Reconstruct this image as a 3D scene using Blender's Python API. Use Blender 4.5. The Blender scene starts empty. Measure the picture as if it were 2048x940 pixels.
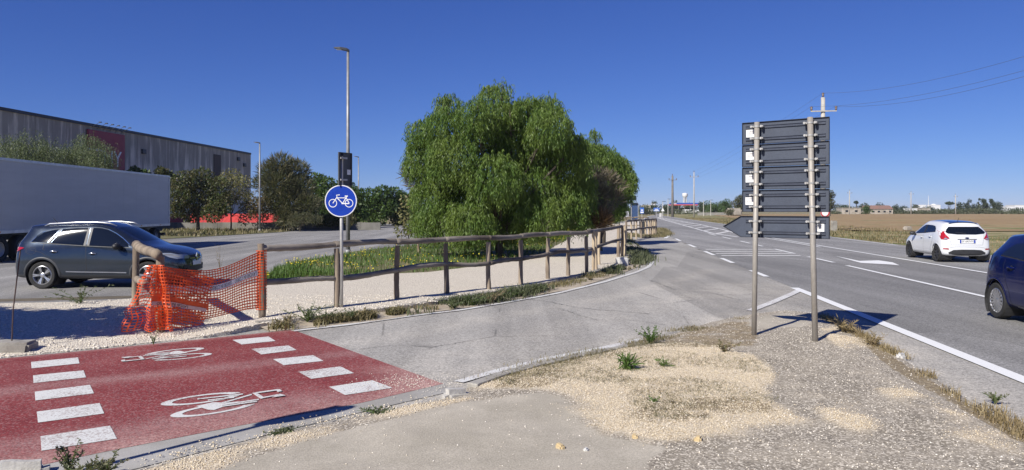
import bpy, bmesh, math, random
import numpy as np
from mathutils import Vector, Matrix, noise
from mathutils.bvhtree import BVHTree
R = math.radians
random.seed(7)
rng = np.random.default_rng(7)
sc = bpy.context.scene
COL = sc.collection

# ---------------------------------------------------------------- camera
F, CX, HOR, CAMZ = 1500.0, 1024.0, 420.0, 1.8      # focal length and horizon of the 2048 px wide photograph
cam_data = bpy.data.cameras.new("camera")
cam = bpy.data.objects.new("camera", cam_data)
COL.objects.link(cam)
cam.location = (0, 0, CAMZ)
cam.rotation_euler = (R(90), 0, 0)
cam_data.sensor_width = 36
cam_data.lens = F / 2048 * 36
cam_data.shift_y = -(470 - HOR) / 2048
cam_data.clip_start = 0.05
cam_data.clip_end = 8000
sc.camera = cam

# ---------------------------------------------------------------- sky, sun, exposure
SUN_EL = R(37.5)
SUN_AZ = math.atan2(-0.63, -0.777)                  # behind the camera, to the left
wd = bpy.data.worlds.new("World")
sc.world = wd
wd.use_nodes = True
nt = wd.node_tree
bg = nt.nodes["Background"]
sky = nt.nodes.new("ShaderNodeTexSky")
sky.sky_type = 'NISHITA'
sky.sun_disc = False
sky.sun_elevation = SUN_EL
sky.sun_rotation = SUN_AZ
sky.altitude = 2500
sky.air_density = 1.0
sky.dust_density = 0.0
sky.ozone_density = 5.0
# the camera's own blue rendering of a clear dry sky: one tone curve per channel, the same all round
EXPO = 0.4
sep = nt.nodes.new("ShaderNodeSeparateColor"); comb = nt.nodes.new("ShaderNodeCombineColor")
nt.links.new(sky.outputs[0], sep.inputs[0])
for k, (g_, m_) in enumerate([(1.08, 1.04), (1.0, 1.07), (.765, 1.38)]):
    pw = nt.nodes.new("ShaderNodeMath"); pw.operation = 'POWER'; pw.inputs[1].default_value = g_
    ml = nt.nodes.new("ShaderNodeMath"); ml.operation = 'MULTIPLY'
    ml.inputs[1].default_value = m_ * .05 ** g_ / .1 / 2 ** EXPO
    nt.links.new(sep.outputs[k], pw.inputs[0]); nt.links.new(pw.outputs[0], ml.inputs[0]); nt.links.new(ml.outputs[0], comb.inputs[k])
nt.links.new(comb.outputs[0], bg.inputs[0])
bg.inputs[1].default_value = 0.1
sd = bpy.data.lights.new("sun", 'SUN')
sd.energy = 4.8
sd.angle = R(0.53)
sd.color = (1.0, 0.955, 0.88)
sun = bpy.data.objects.new("sun", sd)
COL.objects.link(sun)
sun_to = Vector((math.sin(SUN_AZ) * math.cos(SUN_EL), math.cos(SUN_AZ) * math.cos(SUN_EL), math.sin(SUN_EL)))
sun.rotation_euler = (-sun_to).to_track_quat('-Z', 'Y').to_euler()
sun.location = sun_to * 60
sc.view_settings.view_transform = 'Standard'
sc.view_settings.look = 'None'
sc.view_settings.gamma = 1
sc.view_settings.exposure = EXPO

# ---------------------------------------------------------------- helpers
def at(px, py, z=0.0):
    """Point of the horizontal plane z that the surveyed picture point lies on."""
    d = (CAMZ - z) * F / (py - HOR)
    return Vector(((px - CX) / F * d, d, z))

def atd(px, py, d):
    return Vector(((px - CX) / F * d, d, CAMZ - (py - HOR) / F * d))

def tag(o, label=None, cat=None, group=None, kind=None):
    if label: o['label'] = label
    if cat: o['category'] = cat
    if group: o['group'] = group
    if kind: o['kind'] = kind
    return o

def thing(name, label, cat, loc=(0, 0, 0), rotz=0.0, group=None):
    o = bpy.data.objects.new(name, None)
    o.empty_display_size = 0.2
    COL.objects.link(o)
    o.location = loc
    o.rotation_euler = (0, 0, rotz)
    return tag(o, label, cat, group)

def link(name, me, mat=None, parent=None, smooth=False):
    me.name = name
    o = bpy.data.objects.new(name, me)
    COL.objects.link(o)
    if mat is not None and not me.materials:
        me.materials.append(mat)
    if parent: o.parent = parent
    if smooth:
        me.polygons.foreach_set('use_smooth', [True] * len(me.polygons))
    return o

def dup(root, loc, rotz=0.0, label=None, group=None, scale=None):
    r = root.copy(); COL.objects.link(r)
    r.location = loc; r.rotation_euler = (0, 0, rotz)
    if scale: r.scale = (scale,) * 3
    if label: r['label'] = label
    if group: r['group'] = group
    for ch in list(root.children):
        c = ch.copy(); COL.objects.link(c); c.parent = r
        for g in ch.children:
            d = g.copy(); COL.objects.link(d); d.parent = c
    return r

class MB:
    def __init__(s): s.v = []; s.f = []
    def add(s, vs, fs):
        n = len(s.v); s.v += [tuple(p) for p in vs]; s.f += [tuple(i + n for i in f) for f in fs]; return s
    def box(s, c, d, rz=0.0, M=None):
        x, y, z = d[0] / 2, d[1] / 2, d[2] / 2
        vs = [Vector(p) for p in ((-x,-y,-z),(x,-y,-z),(x,y,-z),(-x,y,-z),(-x,-y,z),(x,-y,z),(x,y,z),(-x,y,z))]
        if M is None: M = Matrix.Rotation(rz, 3, 'Z')
        return s.add([M @ p + Vector(c) for p in vs], [(0,3,2,1),(4,5,6,7),(0,1,5,4),(1,2,6,5),(2,3,7,6),(3,0,4,7)])
    def tube(s, pts, rad, n=8, cap=True):
        pts = [Vector(p) for p in pts]
        if not hasattr(rad, '__len__'): rad = [rad] * len(pts)
        rings = []
        up = None
        for i, p in enumerate(pts):
            t = (pts[min(i + 1, len(pts) - 1)] - pts[max(i - 1, 0)])
            if t.length < 1e-9: t = Vector((0, 0, 1))
            t.normalize()
            a = up if up is not None else (Vector((1, 0, 0)) if abs(t.x) < .9 else Vector((0, 1, 0)))
            u = (a - t * a.dot(t)); u.normalize(); up = u
            w = t.cross(u)
            rings.append([p + (u * math.cos(2 * math.pi * k / n) + w * math.sin(2 * math.pi * k / n)) * rad[i] for k in range(n)])
        vs = [q for r in rings for q in r]
        fs = [(i*n+k, i*n+(k+1) % n, (i+1)*n+(k+1) % n, (i+1)*n+k) for i in range(len(pts)-1) for k in range(n)]
        if cap: fs += [tuple(range(n))[::-1], tuple((len(pts)-1)*n + k for k in range(n))]
        return s.add(vs, fs)
    def prism(s, poly, h, M=None):
        """poly in local xy, extruded from z=0 to z=h, then moved by the 4x4 matrix M"""
        n = len(poly); M = M or Matrix.Identity(4)
        vs = [M @ Vector((p[0], p[1], 0)) for p in poly] + [M @ Vector((p[0], p[1], h)) for p in poly]
        return s.add(vs, [tuple(range(n))[::-1], tuple(range(n, 2*n))] + [(i, (i+1) % n, n+(i+1) % n, n+i) for i in range(n)])
    def lathe(s, prof, n=24, M=None):
        """prof: (r, z) pairs round the z axis"""
        M = M or Matrix.Identity(4)
        vs = [M @ Vector((r*math.cos(2*math.pi*k/n), r*math.sin(2*math.pi*k/n), z)) for r, z in prof for k in range(n)]
        return s.add(vs, [(i*n+k, i*n+(k+1) % n, (i+1)*n+(k+1) % n, (i+1)*n+k) for i in range(len(prof)-1) for k in range(n)])
    def poly(s, pts):
        return s.add(pts, [tuple(range(len(pts)))])
    def strip(s, pts, w, close=False, nrm=Vector((0, 0, 1))):
        pts = [Vector(p) for p in pts]; n = len(pts); out = []
        for i, p in enumerate(pts):
            a = pts[(i-1) % n] if close or i else pts[0]
            b = pts[(i+1) % n] if close or i < n-1 else pts[-1]
            t = (b - a).normalized(); sd_ = nrm.cross(t).normalized()
            ww = w[i] if hasattr(w, '__len__') else w
            out += [p - sd_ * ww / 2, p + sd_ * ww / 2]
        m = n if close else n - 1
        return s.add(out, [(2*i, 2*((i+1) % n), 2*((i+1) % n)+1, 2*i+1) for i in range(m)])
    def mesh(s, name):
        me = bpy.data.meshes.new(name); me.from_pydata(s.v, [], s.f); me.update(); return me
    def build(s, name, mat, parent=None, smooth=False, bevel=0.0, autos=None):
        me = s.mesh(name)
        if bevel:
            bm = bmesh.new(); bm.from_mesh(me)
            bmesh.ops.bevel(bm, geom=[e for e in bm.edges if len(e.link_faces) == 2 and e.calc_face_angle(0) > .6], offset=bevel, segments=2, affect='EDGES', profile=.6)
            bm.to_mesh(me); bm.free()
        o = link(name, me, mat, parent, smooth)
        if autos: me.set_sharp_from_angle(angle=autos)
        return o

def np_mesh(name, V, Fq, mat, parent=None, smooth=False):
    """V (n,3) float, Fq (m,k) int"""
    me = bpy.data.meshes.new(name)
    V = np.asarray(V, np.float32); Fq = np.asarray(Fq, np.int32); k = Fq.shape[1]
    me.vertices.add(len(V)); me.vertices.foreach_set('co', V.ravel())
    me.loops.add(Fq.size); me.loops.foreach_set('vertex_index', Fq.ravel())
    me.polygons.add(len(Fq)); me.polygons.foreach_set('loop_start', np.arange(0, Fq.size, k, dtype=np.int32))
    if smooth: me.polygons.foreach_set('use_smooth', np.ones(len(Fq), bool))
    me.update(calc_edges=True); me.validate()
    return link(name, me, mat, parent)

def float_attr(me, name, vals):
    a = me.attributes.new(name, 'FLOAT', 'POINT'); a.data.foreach_set('value', np.asarray(vals, np.float32))

def inside(P, poly):
    x, y = P[:, 0], P[:, 1]; r = np.zeros(len(P), bool); n = len(poly)
    for i in range(n):
        x1, y1 = poly[i][0], poly[i][1]; x2, y2 = poly[(i+1) % n][0], poly[(i+1) % n][1]
        c = ((y1 > y) != (y2 > y)) & (x < (x2-x1) * (y-y1) / ((y2-y1) if y2 != y1 else 1e-9) + x1)
        r ^= c
    return r

def resample(pts, n):
    P = np.array([tuple(p) for p in pts], float)
    L = np.r_[0, np.cumsum(np.linalg.norm(np.diff(P, axis=0), axis=1))]
    s = np.linspace(0, L[-1], n)
    return np.stack([np.interp(s, L, P[:, k]) for k in range(P.shape[1])], 1)

# ---------------------------------------------------------------- materials
MATS = {}
class NT:
    def __init__(s, name):
        s.m = bpy.data.materials.new(name); s.m.use_nodes = True
        s.t = s.m.node_tree; s.b = s.t.nodes['Principled BSDF']; s.out = s.t.nodes['Material Output']
    def n(s, typ, **kw):
        x = s.t.nodes.new('ShaderNode' + typ)
        for k, v in kw.items(): setattr(x, k, v)
        return x
    def set(s, sock, v):
        if hasattr(v, 'is_output'): s.t.links.new(v, sock)
        else: sock.default_value = v
    def pos(s, world=True):
        if world: return s.n('NewGeometry').outputs['Position']
        return s.n('TexCoord').outputs['Object']
    def noise(s, vec, scale, detail=5, rough=.6, dist=0):
        x = s.n('TexNoise'); s.set(x.inputs['Vector'], vec); x.inputs['Scale'].default_value = scale
        x.inputs['Detail'].default_value = detail; x.inputs['Roughness'].default_value = rough; x.inputs['Distortion'].default_value = dist
        return x.outputs[0]
    def voro(s, vec, scale, feature='F1', out='Distance', rand=1):
        x = s.n('TexVoronoi', feature=feature); s.set(x.inputs['Vector'], vec); x.inputs['Scale'].default_value = scale
        x.inputs['Randomness'].default_value = rand
        return x.outputs[out]
    def mapr(s, v, a, b, c=0, d=1, smooth=True):
        x = s.n('MapRange', interpolation_type='SMOOTHSTEP' if smooth else 'LINEAR'); s.set(x.inputs['Value'], v)
        for k, q in zip(('From Min', 'From Max', 'To Min', 'To Max'), (a, b, c, d)): x.inputs[k].default_value = q
        return x.outputs[0]
    def mix(s, f, a, b, blend='MIX'):
        x = s.n('Mix', data_type='RGBA', blend_type=blend); s.set(x.inputs['Factor'], f)
        s.set(x.inputs[6], c4(a)); s.set(x.inputs[7], c4(b)); return x.outputs[2]
    def math(s, op, a, b=0.0):
        x = s.n('Math', operation=op); s.set(x.inputs[0], a); s.set(x.inputs[1], b); return x.outputs[0]
    def attr(s, name): return s.n('Attribute', attribute_name=name).outputs['Fac']
    def stretch(s, vec, sx, sy, sz):
        x = s.n('VectorMath', operation='MULTIPLY'); s.set(x.inputs[0], vec); x.inputs[1].default_value = (sx, sy, sz); return x.outputs[0]
    def bump(s, h, strength, dist=.02):
        x = s.n('Bump'); s.set(x.inputs['Height'], h); x.inputs['Strength'].default_value = strength; x.inputs['Distance'].default_value = dist
        s.t.links.new(x.outputs[0], s.b.inputs['Normal'])
    def base(s, c, rough=None, metal=None, spec=None):
        s.set(s.b.inputs['Base Color'], c4(c))
        if rough is not None: s.set(s.b.inputs['Roughness'], rough)
        if metal is not None: s.set(s.b.inputs['Metallic'], metal)
        if spec is not None: s.set(s.b.inputs['Specular IOR Level'], spec)
        return s.m

def c4(c):
    if hasattr(c, 'is_output') or not hasattr(c, '__len__'): return c
    return (c[0], c[1], c[2], 1.0)

def pmat(name, c1, c2=None, rough=.7, scale=4, bump=0.0, bscale=40, metal=0.0, coat=0.0, world=False, st=None, spec=.5, lo=.35, hi=.65, bdist=.01):
    """two-tone procedural surface with fine grain"""
    if name in MATS: return MATS[name]
    n = NT(name); v = n.pos(world)
    if st: v = n.stretch(v, *st)
    c2 = c2 or tuple(x * .8 for x in c1)
    f = n.mapr(n.noise(v, scale), lo, hi)
    col = n.mix(f, c1, c2)
    g = n.noise(v, bscale, 3)
    col = n.mix(1.0, col, n.mix(n.mapr(g, .3, .7, smooth=False), (.88,)*3, (1.1,)*3), 'MULTIPLY')
    n.base(col, n.math('ADD', n.math('MULTIPLY', g, .12), rough - .06), metal, spec)
    if coat:
        n.b.inputs['Coat Weight'].default_value = coat; n.b.inputs['Coat Roughness'].default_value = .04
    if bump: n.bump(g, bump, bdist)
    MATS[name] = n.m
    return n.m

def leafmat(name, cols, trans=.25, rough=.5, dry=None):
    n = NT(name)
    rnd = n.n('NewGeometry').outputs['Random Per Island']
    r = n.n('ValToRGB'); n.set(r.inputs[0], rnd); e = r.color_ramp.elements
    while len(e) < len(cols): e.new(.5)
    for i, c in enumerate(cols): e[i].position = i / max(1, len(cols) - 1); e[i].color = (*c, 1)
    # whole sprays that differ in colour (young and old growth)
    cl = n.mapr(n.noise(n.pos(False), .9, 3), .35, .65)
    col = n.mix(n.math('MULTIPLY', cl, .55), r.outputs[0], cols[-1] if dry is None else dry)
    n.base(col, rough, 0, .35)
    tr = n.n('BsdfTranslucent'); n.set(tr.inputs[0], n.mix(.5, col, (.25, .32, .04)))
    ms = n.n('MixShader'); ms.inputs[0].default_value = trans
    n.t.links.new(n.b.outputs[0], ms.inputs[1]); n.t.links.new(tr.outputs[0], ms.inputs[2]); n.t.links.new(ms.outputs[0], n.out.inputs[0])
    return n.m

def flat(name, c, rough=.5, metal=0, coat=0, spec=.5):
    return pmat(name, c, tuple(x * .9 for x in c), rough, 8, 0, 60, metal, coat, spec=spec)

galv = pmat('galvanised steel', (.48, .47, .45), (.36, .35, .33), .5, 6, .05, 60, .35, st=(1, 1, .3))
dark_metal = pmat('dark grey painted metal', (.05, .053, .058), (.035, .037, .042), .5, 5)
lamp_grey = pmat('lamp post grey', (.30, .30, .30), (.22, .22, .22), .5, 3, metal=.3)
concrete = pmat('weathered concrete', (.36, .34, .30), (.24, .22, .19), .9, 3, .5, 45, bdist=.01)
white_sign = flat('sign white film', (.80, .80, .78), .4)
blue_sign = pmat('sign blue film', (.006, .045, .36), (.005, .035, .30), .4, 2, spec=.3)
red_sign = flat('sign red film', (.45, .02, .02), .45)
black_rubber = pmat('tyre rubber', (.018, .018, .018), (.026, .025, .024), .85, 8, .2, 80)
black_plastic = pmat('black plastic', (.02, .02, .021), (.028, .028, .03), .55, 6, .1, 90)
alloy = pmat('silver alloy', (.62, .62, .63), (.5, .5, .52), .3, 5, metal=.85)
chrome = flat('bright trim', (.75, .75, .76), .15, 1)
glass_dark = NT('tinted car glass')
glass_dark.base((.006, .008, .010), .03, 0, .9); glass_dark = glass_dark.m
red_lamp = NT('red lamp lens')
red_lamp.base((.36, .010, .014), .14); red_lamp.b.inputs['Coat Weight'].default_value = 1; red_lamp = red_lamp.m
clear_lamp = NT('clear lamp lens')
clear_lamp.base((.35, .38, .42), .1, .4); clear_lamp.b.inputs['Coat Weight'].default_value = 1; clear_lamp = clear_lamp.m

def text_mesh(s, size, align='CENTER', ext=0.0015):
    cu = bpy.data.curves.new('lettering', 'FONT'); cu.body = s; cu.size = size; cu.align_x = align; cu.align_y = 'CENTER'; cu.extrude = ext
    o = bpy.data.objects.new('lettering', cu); COL.objects.link(o)
    dg = bpy.context.evaluated_depsgraph_get()
    me = bpy.data.meshes.new_from_object(o.evaluated_get(dg))
    bpy.data.objects.remove(o); bpy.data.curves.remove(cu)
    me.materials.clear()
    return me
# ================================================================ SETTING: ground, roads, path
ZP = -0.2            # level of the lorry park
ZT = 0.10            # level of the gravel cycle path

def X1(d):           # near edge line of the main road
    e = d - 17.1
    return 6.49 + .118 * e + (.00024 * e * e if e > 0 else 0)
_rd = [(-20, 12.9), (8, 16.1), (35.5, 19.1), (45, 20.3), (84, 25.2), (112, 29), (174, 38), (214, 44), (300, 57), (420, 78)]
def XR(d): return float(np.interp(d, [a for a, b in _rd], [b for a, b in _rd]))
def X2(d): return 9.8 + .118 * (d - 15.7) + (.00016 * (d - 17) ** 2 if d > 17 else 0)
def X3(d): return 13.55 + .118 * (d - 21.6)

# --- materials of the ground
def asphalt(name, base, base2, dustc, speck=.5):
    n = NT(name); v = n.pos()
    big = n.mapr(n.noise(n.stretch(v, 1, .35, 1), .55, 5), .3, .7)
    col = n.mix(big, base, base2)
    d = n.math('MULTIPLY', n.attr('dust'), n.mapr(n.noise(v, 1.3, 6, .7), .15, .75))
    col = n.mix(d, col, dustc)
    lane = n.noise(n.stretch(v, 1.25, .035, 1), .85, 4, .6)            # wheel paths and oil along the lanes
    col = n.mix(1.0, col, n.mix(n.mapr(lane, .32, .68), (.84,) * 3, (1.13,) * 3), 'MULTIPLY')
    pt = n.n('TexVoronoi', distance='MANHATTAN'); n.set(pt.inputs['Vector'], n.stretch(v, .22, .06, 1)); pt.inputs['Scale'].default_value = 1.0
    ps = n.n('SeparateColor'); n.set(ps.inputs[0], pt.outputs['Color'])
    col = n.mix(1.0, col, n.mix(n.mapr(ps.outputs[0], .55, .95), (1.03,) * 3, (.86,) * 3), 'MULTIPLY')
    oil = n.mapr(n.noise(v, 2.4, 4, .7), .66, .76)
    col = n.mix(n.math('MULTIPLY', oil, .35), col, (.06, .058, .055))
    g = n.voro(v, 55, out='Color'); gs = n.n('SeparateColor'); n.set(gs.inputs[0], g)
    g2 = n.noise(v, 130, 2, .7)
    sp = n.mix(n.mapr(gs.outputs[0], 0, 1, smooth=False), (1 - speck,) * 3, (1 + speck,) * 3)
    col = n.mix(1.0, col, sp, 'MULTIPLY')
    col = n.mix(1.0, col, n.mix(n.mapr(g2, .3, .7), (.8,) * 3, (1.2,) * 3), 'MULTIPLY')
    # cracks and mended seams
    w = n.voro(n.stretch(v, .28, .16, 1), 1.0, 'DISTANCE_TO_EDGE')
    ck = n.math('MULTIPLY', n.mapr(w, .0, .006, 1, 0), n.mapr(n.noise(v, .35, 3), .5, .62))
    col = n.mix(n.math('MULTIPLY', ck, .6), col, (.05, .048, .045))
    n.base(col, .9, 0, .25); n.bump(g2, .35, .006)
    return n.m

m_main = asphalt('main road asphalt', (.225, .220, .212), (.262, .256, .245), (.27, .255, .23), .35)
m_side = asphalt('side road asphalt', (.285, .272, .248), (.335, .32, .292), (.47, .435, .375), .30)
m_park = asphalt('lorry park asphalt', (.21, .205, .198), (.265, .258, .245), (.33, .31, .28), .3)

def gravelmat(name, c1, c2, c3, sc_=38, dark=.55):
    n = NT(name); v = n.pos()
    cells = n.n('TexVoronoi'); n.set(cells.inputs['Vector'], v); cells.inputs['Scale'].default_value = sc_
    s3 = n.n('SeparateColor'); n.set(s3.inputs[0], cells.outputs['Color'])
    col = n.mix(s3.outputs[0], c1, c2)
    col = n.mix(n.mapr(n.noise(v, 1.1, 6, .65), .45, .7), col, c3)
    col = n.mix(n.mapr(cells.outputs['Distance'], .35, .75), col, tuple(x * dark for x in c2))
    n.base(col, .95, 0, .2)
    h = n.math('SUBTRACT', 1.0, cells.outputs['Distance'])
    n.bump(n.math('ADD', h, n.noise(v, 9, 3)), .8, .018)
    return n.m
m_gravel = gravelmat('crushed limestone gravel', (.78, .72, .61), (.64, .57, .46), (.70, .64, .53), 42, .72)
m_sand = pmat('sandy dirt strip', (.46, .40, .31), (.34, .28, .20), .95, 2.5, .5, 60, world=True)

def paintmat(name, col, under, wear):
    n = NT(name); v = n.pos()
    a = n.noise(v, 60, 3, .7); b = n.noise(v, 1.6, 5, .7)
    f = n.mapr(n.math('ADD', a, n.math('MULTIPLY', b, .55)), wear, wear + .09)
    f2 = n.mapr(n.noise(v, 120, 2), .3, .7)
    n.base(n.mix(f, n.mix(f2, tuple(x * .86 for x in col), col), under), .75, 0, .3); n.bump(a, .25, .004)
    return n.m
m_white = paintmat('white road paint', (.80, .80, .78), (.36, .34, .32), .93)
m_white_worn = paintmat('worn white road paint', (.68, .68, .65), (.36, .30, .28), .80)

def redmat():
    n = NT('red cycle lane coating'); v = n.pos()
    b = n.noise(n.stretch(v, 1, 1, 1), .9, 6, .7); fine = n.noise(v, 70, 3, .75); g3 = n.voro(v, 70, out='Color')
    s3 = n.n('SeparateColor'); n.set(s3.inputs[0], g3)
    col = n.mix(n.mapr(b, .3, .7), (.190, .030, .031), (.235, .050, .048))
    col = n.mix(n.math('MULTIPLY', n.mapr(n.math('ADD', s3.outputs[1], n.math('MULTIPLY', b, .5)), .88, 1.2), .65), col, (.34, .20, .19))
    d = n.math('MULTIPLY', n.attr('dust'), n.mapr(n.math('ADD', n.math('MULTIPLY', b, .4), n.math('MULTIPLY', fine, .7)), .35, .72))
    col = n.mix(d, col, (.50, .33, .29))
    w = n.math('MULTIPLY', n.attr('wheel'), n.mapr(n.math('ADD', fine, n.math('MULTIPLY', b, .4)), .55, .85))
    col = n.mix(n.math('MULTIPLY', w, .75), col, (.40, .27, .25))
    col = n.mix(1.0, col, n.mix(n.mapr(s3.outputs[0], 0, 1, smooth=False), (.72,) * 3, (1.25,) * 3), 'MULTIPLY')
    n.base(col, .8, 0, .3); n.bump(fine, .5, .006)
    return n.m
m_red = redmat()

def grid_between(name, left, right, nu, nv, mat, zfun=None, smooth=True):
    A = resample(left, nu); B = resample(right, nu)
    T = np.linspace(0, 1, nv)[None, :, None]
    P = A[:, None, :] * (1 - T) + B[:, None, :] * T
    P = P.reshape(-1, 3)
    if zfun is not None: P[:, 2] = zfun(P)
    i, j = np.meshgrid(np.arange(nu - 1), np.arange(nv - 1), indexing='ij'); a = (i * nv + j).ravel()
    Fq = np.stack([a, a + 1, a + nv + 1, a + nv], 1)
    # face up
    p = P[Fq[len(Fq)//2]]
    if np.cross(p[1] - p[0], p[2] - p[0])[2] < 0: Fq = Fq[:, ::-1]
    o = np_mesh(name, P, Fq, mat, smooth=smooth)
    return o, P

def vnoise(P, s, oct_=3):
    out = np.zeros(len(P)); a = 1.0
    for k in range(oct_):
        f = s * 2 ** k
        out += a * np.array([noise.noise((p[0]*f + 17*k, p[1]*f, 3.3)) for p in P]); a *= .5
    return out

# --- terrain: one sheet to the horizon
m_terrain = NT('dry open country'); v = m_terrain.pos()
f1 = m_terrain.mapr(m_terrain.noise(v, .02, 5), .4, .6)
cc = m_terrain.mix(f1, (.23, .19, .10), (.13, .14, .055))
cc = m_terrain.mix(m_terrain.mapr(m_terrain.noise(v, 1.7, 6, .75), .3, .7), cc, (.30, .25, .15))
m_terrain.base(cc, .95, 0, .1); m_terrain.bump(m_terrain.noise(v, 3, 5), .6, .1); m_terrain = m_terrain.m
g = MB(); g.poly([(-3000, -300, -.42), (3000, -300, -.42), (3000, 4500, -.42), (-3000, 4500, -.42)])
tag(g.build('ground', m_terrain), 'open dry country reaching to the horizon', kind='structure')

# --- main road: carriageway strip
ds = np.r_[np.linspace(-15, 60, 60), np.linspace(64, 420, 60)]
L_ = [(X1(d) - .02, d, 0) for d in ds]; R_ = [(XR(d) + .55, d, 0) for d in ds]
nv = 24
P = np.array([[(l[0]*(1-t) + r[0]*t, l[1], 0) for t in np.linspace(0, 1, nv)] for l, r in zip(L_, R_)]).reshape(-1, 3)
i, j = np.meshgrid(np.arange(len(ds)-1), np.arange(nv-1), indexing='ij'); a = (i*nv+j).ravel()
main = np_mesh('main_road', P, np.stack([a, a+1, a+nv+1, a+nv], 1), m_main)
ed = np.tile(np.linspace(0, 1, nv), len(ds)); float_attr(main.data, 'dust', np.clip((ed-.88)*7, 0, .8) + .12)
tag(main, 'main road of grey asphalt with white lane lines', kind='structure')
bnk = MB()
for k in range(len(ds)-1):
    a, b = R_[k], R_[k+1]
    bnk.add([a, b, (b[0]+.35, b[1], -.2), (a[0]+.35, a[1], -.2)], [(0, 3, 2, 1)])
tag(bnk.build('road_shoulder', m_sand), 'dusty edge of the main road', kind='structure')

# --- the side road: bounded by the kerb of the cycle path
kerb_px = [(515, 656), (600, 648), (680, 638), (757, 629), (859, 615), (935, 602), (1000, 591), (1100, 572), (1200, 548), (1260, 530), (1287, 514), (1284, 503), (1268, 491), (1254, 479), (1252, 470)]
KERB = [at(x, y) for x, y in kerb_px]
red_far = [at(-420, 788), at(-150, 738), at(0, 718), at(150, 704), at(300, 689), at(450, 674), at(585, 660)]
# far bank of the junction mouth and the second island nose
nose_px = [(1252, 470), (1290, 475.5), (1318, 474.5), (1329, 470), (1325, 465), (1318, 459), (1312, 452), (1308, 446), (1304, 441)]
NOSE = [at(x, y) for x, y in nose_px]
side_poly = [Vector((-13, -6, -.004)), Vector((16, -6, -.004))] + [Vector((X1(d) + .3, d, -.004)) for d in np.linspace(10, 120, 24)] + [Vector((X1(120) - 6, 120, -.004)), Vector((2, 60, -.004)), Vector((1.5, 30, -.004)), Vector((-4, 15.5, -.004)), Vector((-9, 12.6, -.004)), Vector((-13, 11.5, -.004))]
xs = np.arange(-13, 20, .25); ys = np.r_[np.arange(-6, 30, .25), np.arange(30, 120.1, 1.5)]
GX, GY = np.meshgrid(xs, ys, indexing='ij')
PP = np.stack([GX.ravel(), GY.ravel(), np.full(GX.size, -.004)], 1); ok = inside(PP, side_poly).reshape(GX.shape)
idx = np.arange(GX.size).reshape(GX.shape)
fm = ok[:-1, :-1] & ok[1:, :-1] & ok[1:, 1:] & ok[:-1, 1:]
Fq = np.stack([idx[:-1, :-1][fm], idx[1:, :-1][fm], idx[1:, 1:][fm], idx[:-1, 1:][fm]], 1)
used = np.unique(Fq); rm = np.zeros(GX.size, int); rm[used] = np.arange(len(used))
side = np_mesh('side_road', PP[used], rm[Fq], m_side)
PU = PP[used]
def dist_poly(P, pts):
    P2 = P[:, :2]; out = np.full(len(P), 1e9)
    for a, b in zip(pts[:-1], pts[1:]):
        a2 = np.array(a[:2]); b2 = np.array(b[:2]); ab = b2 - a2
        t = np.clip(((P2 - a2) @ ab) / max(ab @ ab, 1e-9), 0, 1)
        out = np.minimum(out, np.linalg.norm(P2 - (a2 + t[:, None] * ab), axis=1))
    return out
isl_left_px = [(-150, 1060), (200, 958), (270, 938), (440, 893), (560, 862), (700, 832), (800, 808), (890, 794), (940, 771), (1000, 752), (1100, 724), (1200, 702), (1280, 684), (1350, 664), (1420, 642), (1500, 626), (1570, 618)]
isl_right_px = [(1570, 618), (1640, 626), (1700, 652), (1760, 685), (1800, 712), (1850, 742), (1920, 785), (2000, 835), (2100, 898), (2300, 1010)]
ISL_L = [at(x, y, .03) for x, y in isl_left_px]; ISL_R = [at(x, y, .03) for x, y in isl_right_px]
dk = dist_poly(PU, KERB); di = np.minimum(dist_poly(PU, ISL_L), dist_poly(PU, ISL_R))
mid = [at(600, 800), at(820, 700), at(1000, 668), at(1200, 640), at(1500, 610)]
track = np.exp(-(dist_poly(PU, [at(830, 745), at(1000, 690), at(1150, 650), at(1350, 600), at(1500, 570)]) / .7) ** 2)
track2 = np.exp(-(dist_poly(PU, [at(700, 690), at(950, 640), at(1150, 610), at(1300, 575), at(1420, 540)]) / .4) ** 2)
apex = np.exp(-(dist_poly(PU, [at(1560, 585), at(1560, 590)]) / 2.6) ** 2)
dst = np.clip(np.exp(-(dk / .45) ** 2) * .9 + np.exp(-(di / .6) ** 2) * 1.0 + track * .55 + track2 * .6 + apex * .8, 0, 1)
float_attr(side.data, 'dust', dst)
tag(side, 'light grey dusty asphalt of the side road at the junction', kind='structure')

# --- lorry park
pk = [(-75, 6), (-2.2, 13.2), (3.0, 24), (6.2, 42), (4, 60), (-6, 84), (-14, 108), (-75, 108)]
xs = np.arange(-75, 8, .8); ys = np.arange(6, 109, .8)
GX, GY = np.meshgrid(xs, ys, indexing='ij'); PP = np.stack([GX.ravel(), GY.ravel(), np.full(GX.size, ZP)], 1)
ok = inside(PP, pk).reshape(GX.shape); idx = np.arange(GX.size).reshape(GX.shape)
fm = ok[:-1, :-1] & ok[1:, :-1] & ok[1:, 1:] & ok[:-1, 1:]
Fq = np.stack([idx[:-1, :-1][fm], idx[1:, :-1][fm], idx[1:, 1:][fm], idx[:-1, 1:][fm]], 1)
used = np.unique(Fq); rm = np.zeros(GX.size, int); rm[used] = np.arange(len(used))
park = np_mesh('lorry_park', PP[used], rm[Fq], m_park)
float_attr(park.data, 'dust', np.full(len(used), .25))
tag(park, 'wide grey asphalt lorry park behind the path', kind='structure')

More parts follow.
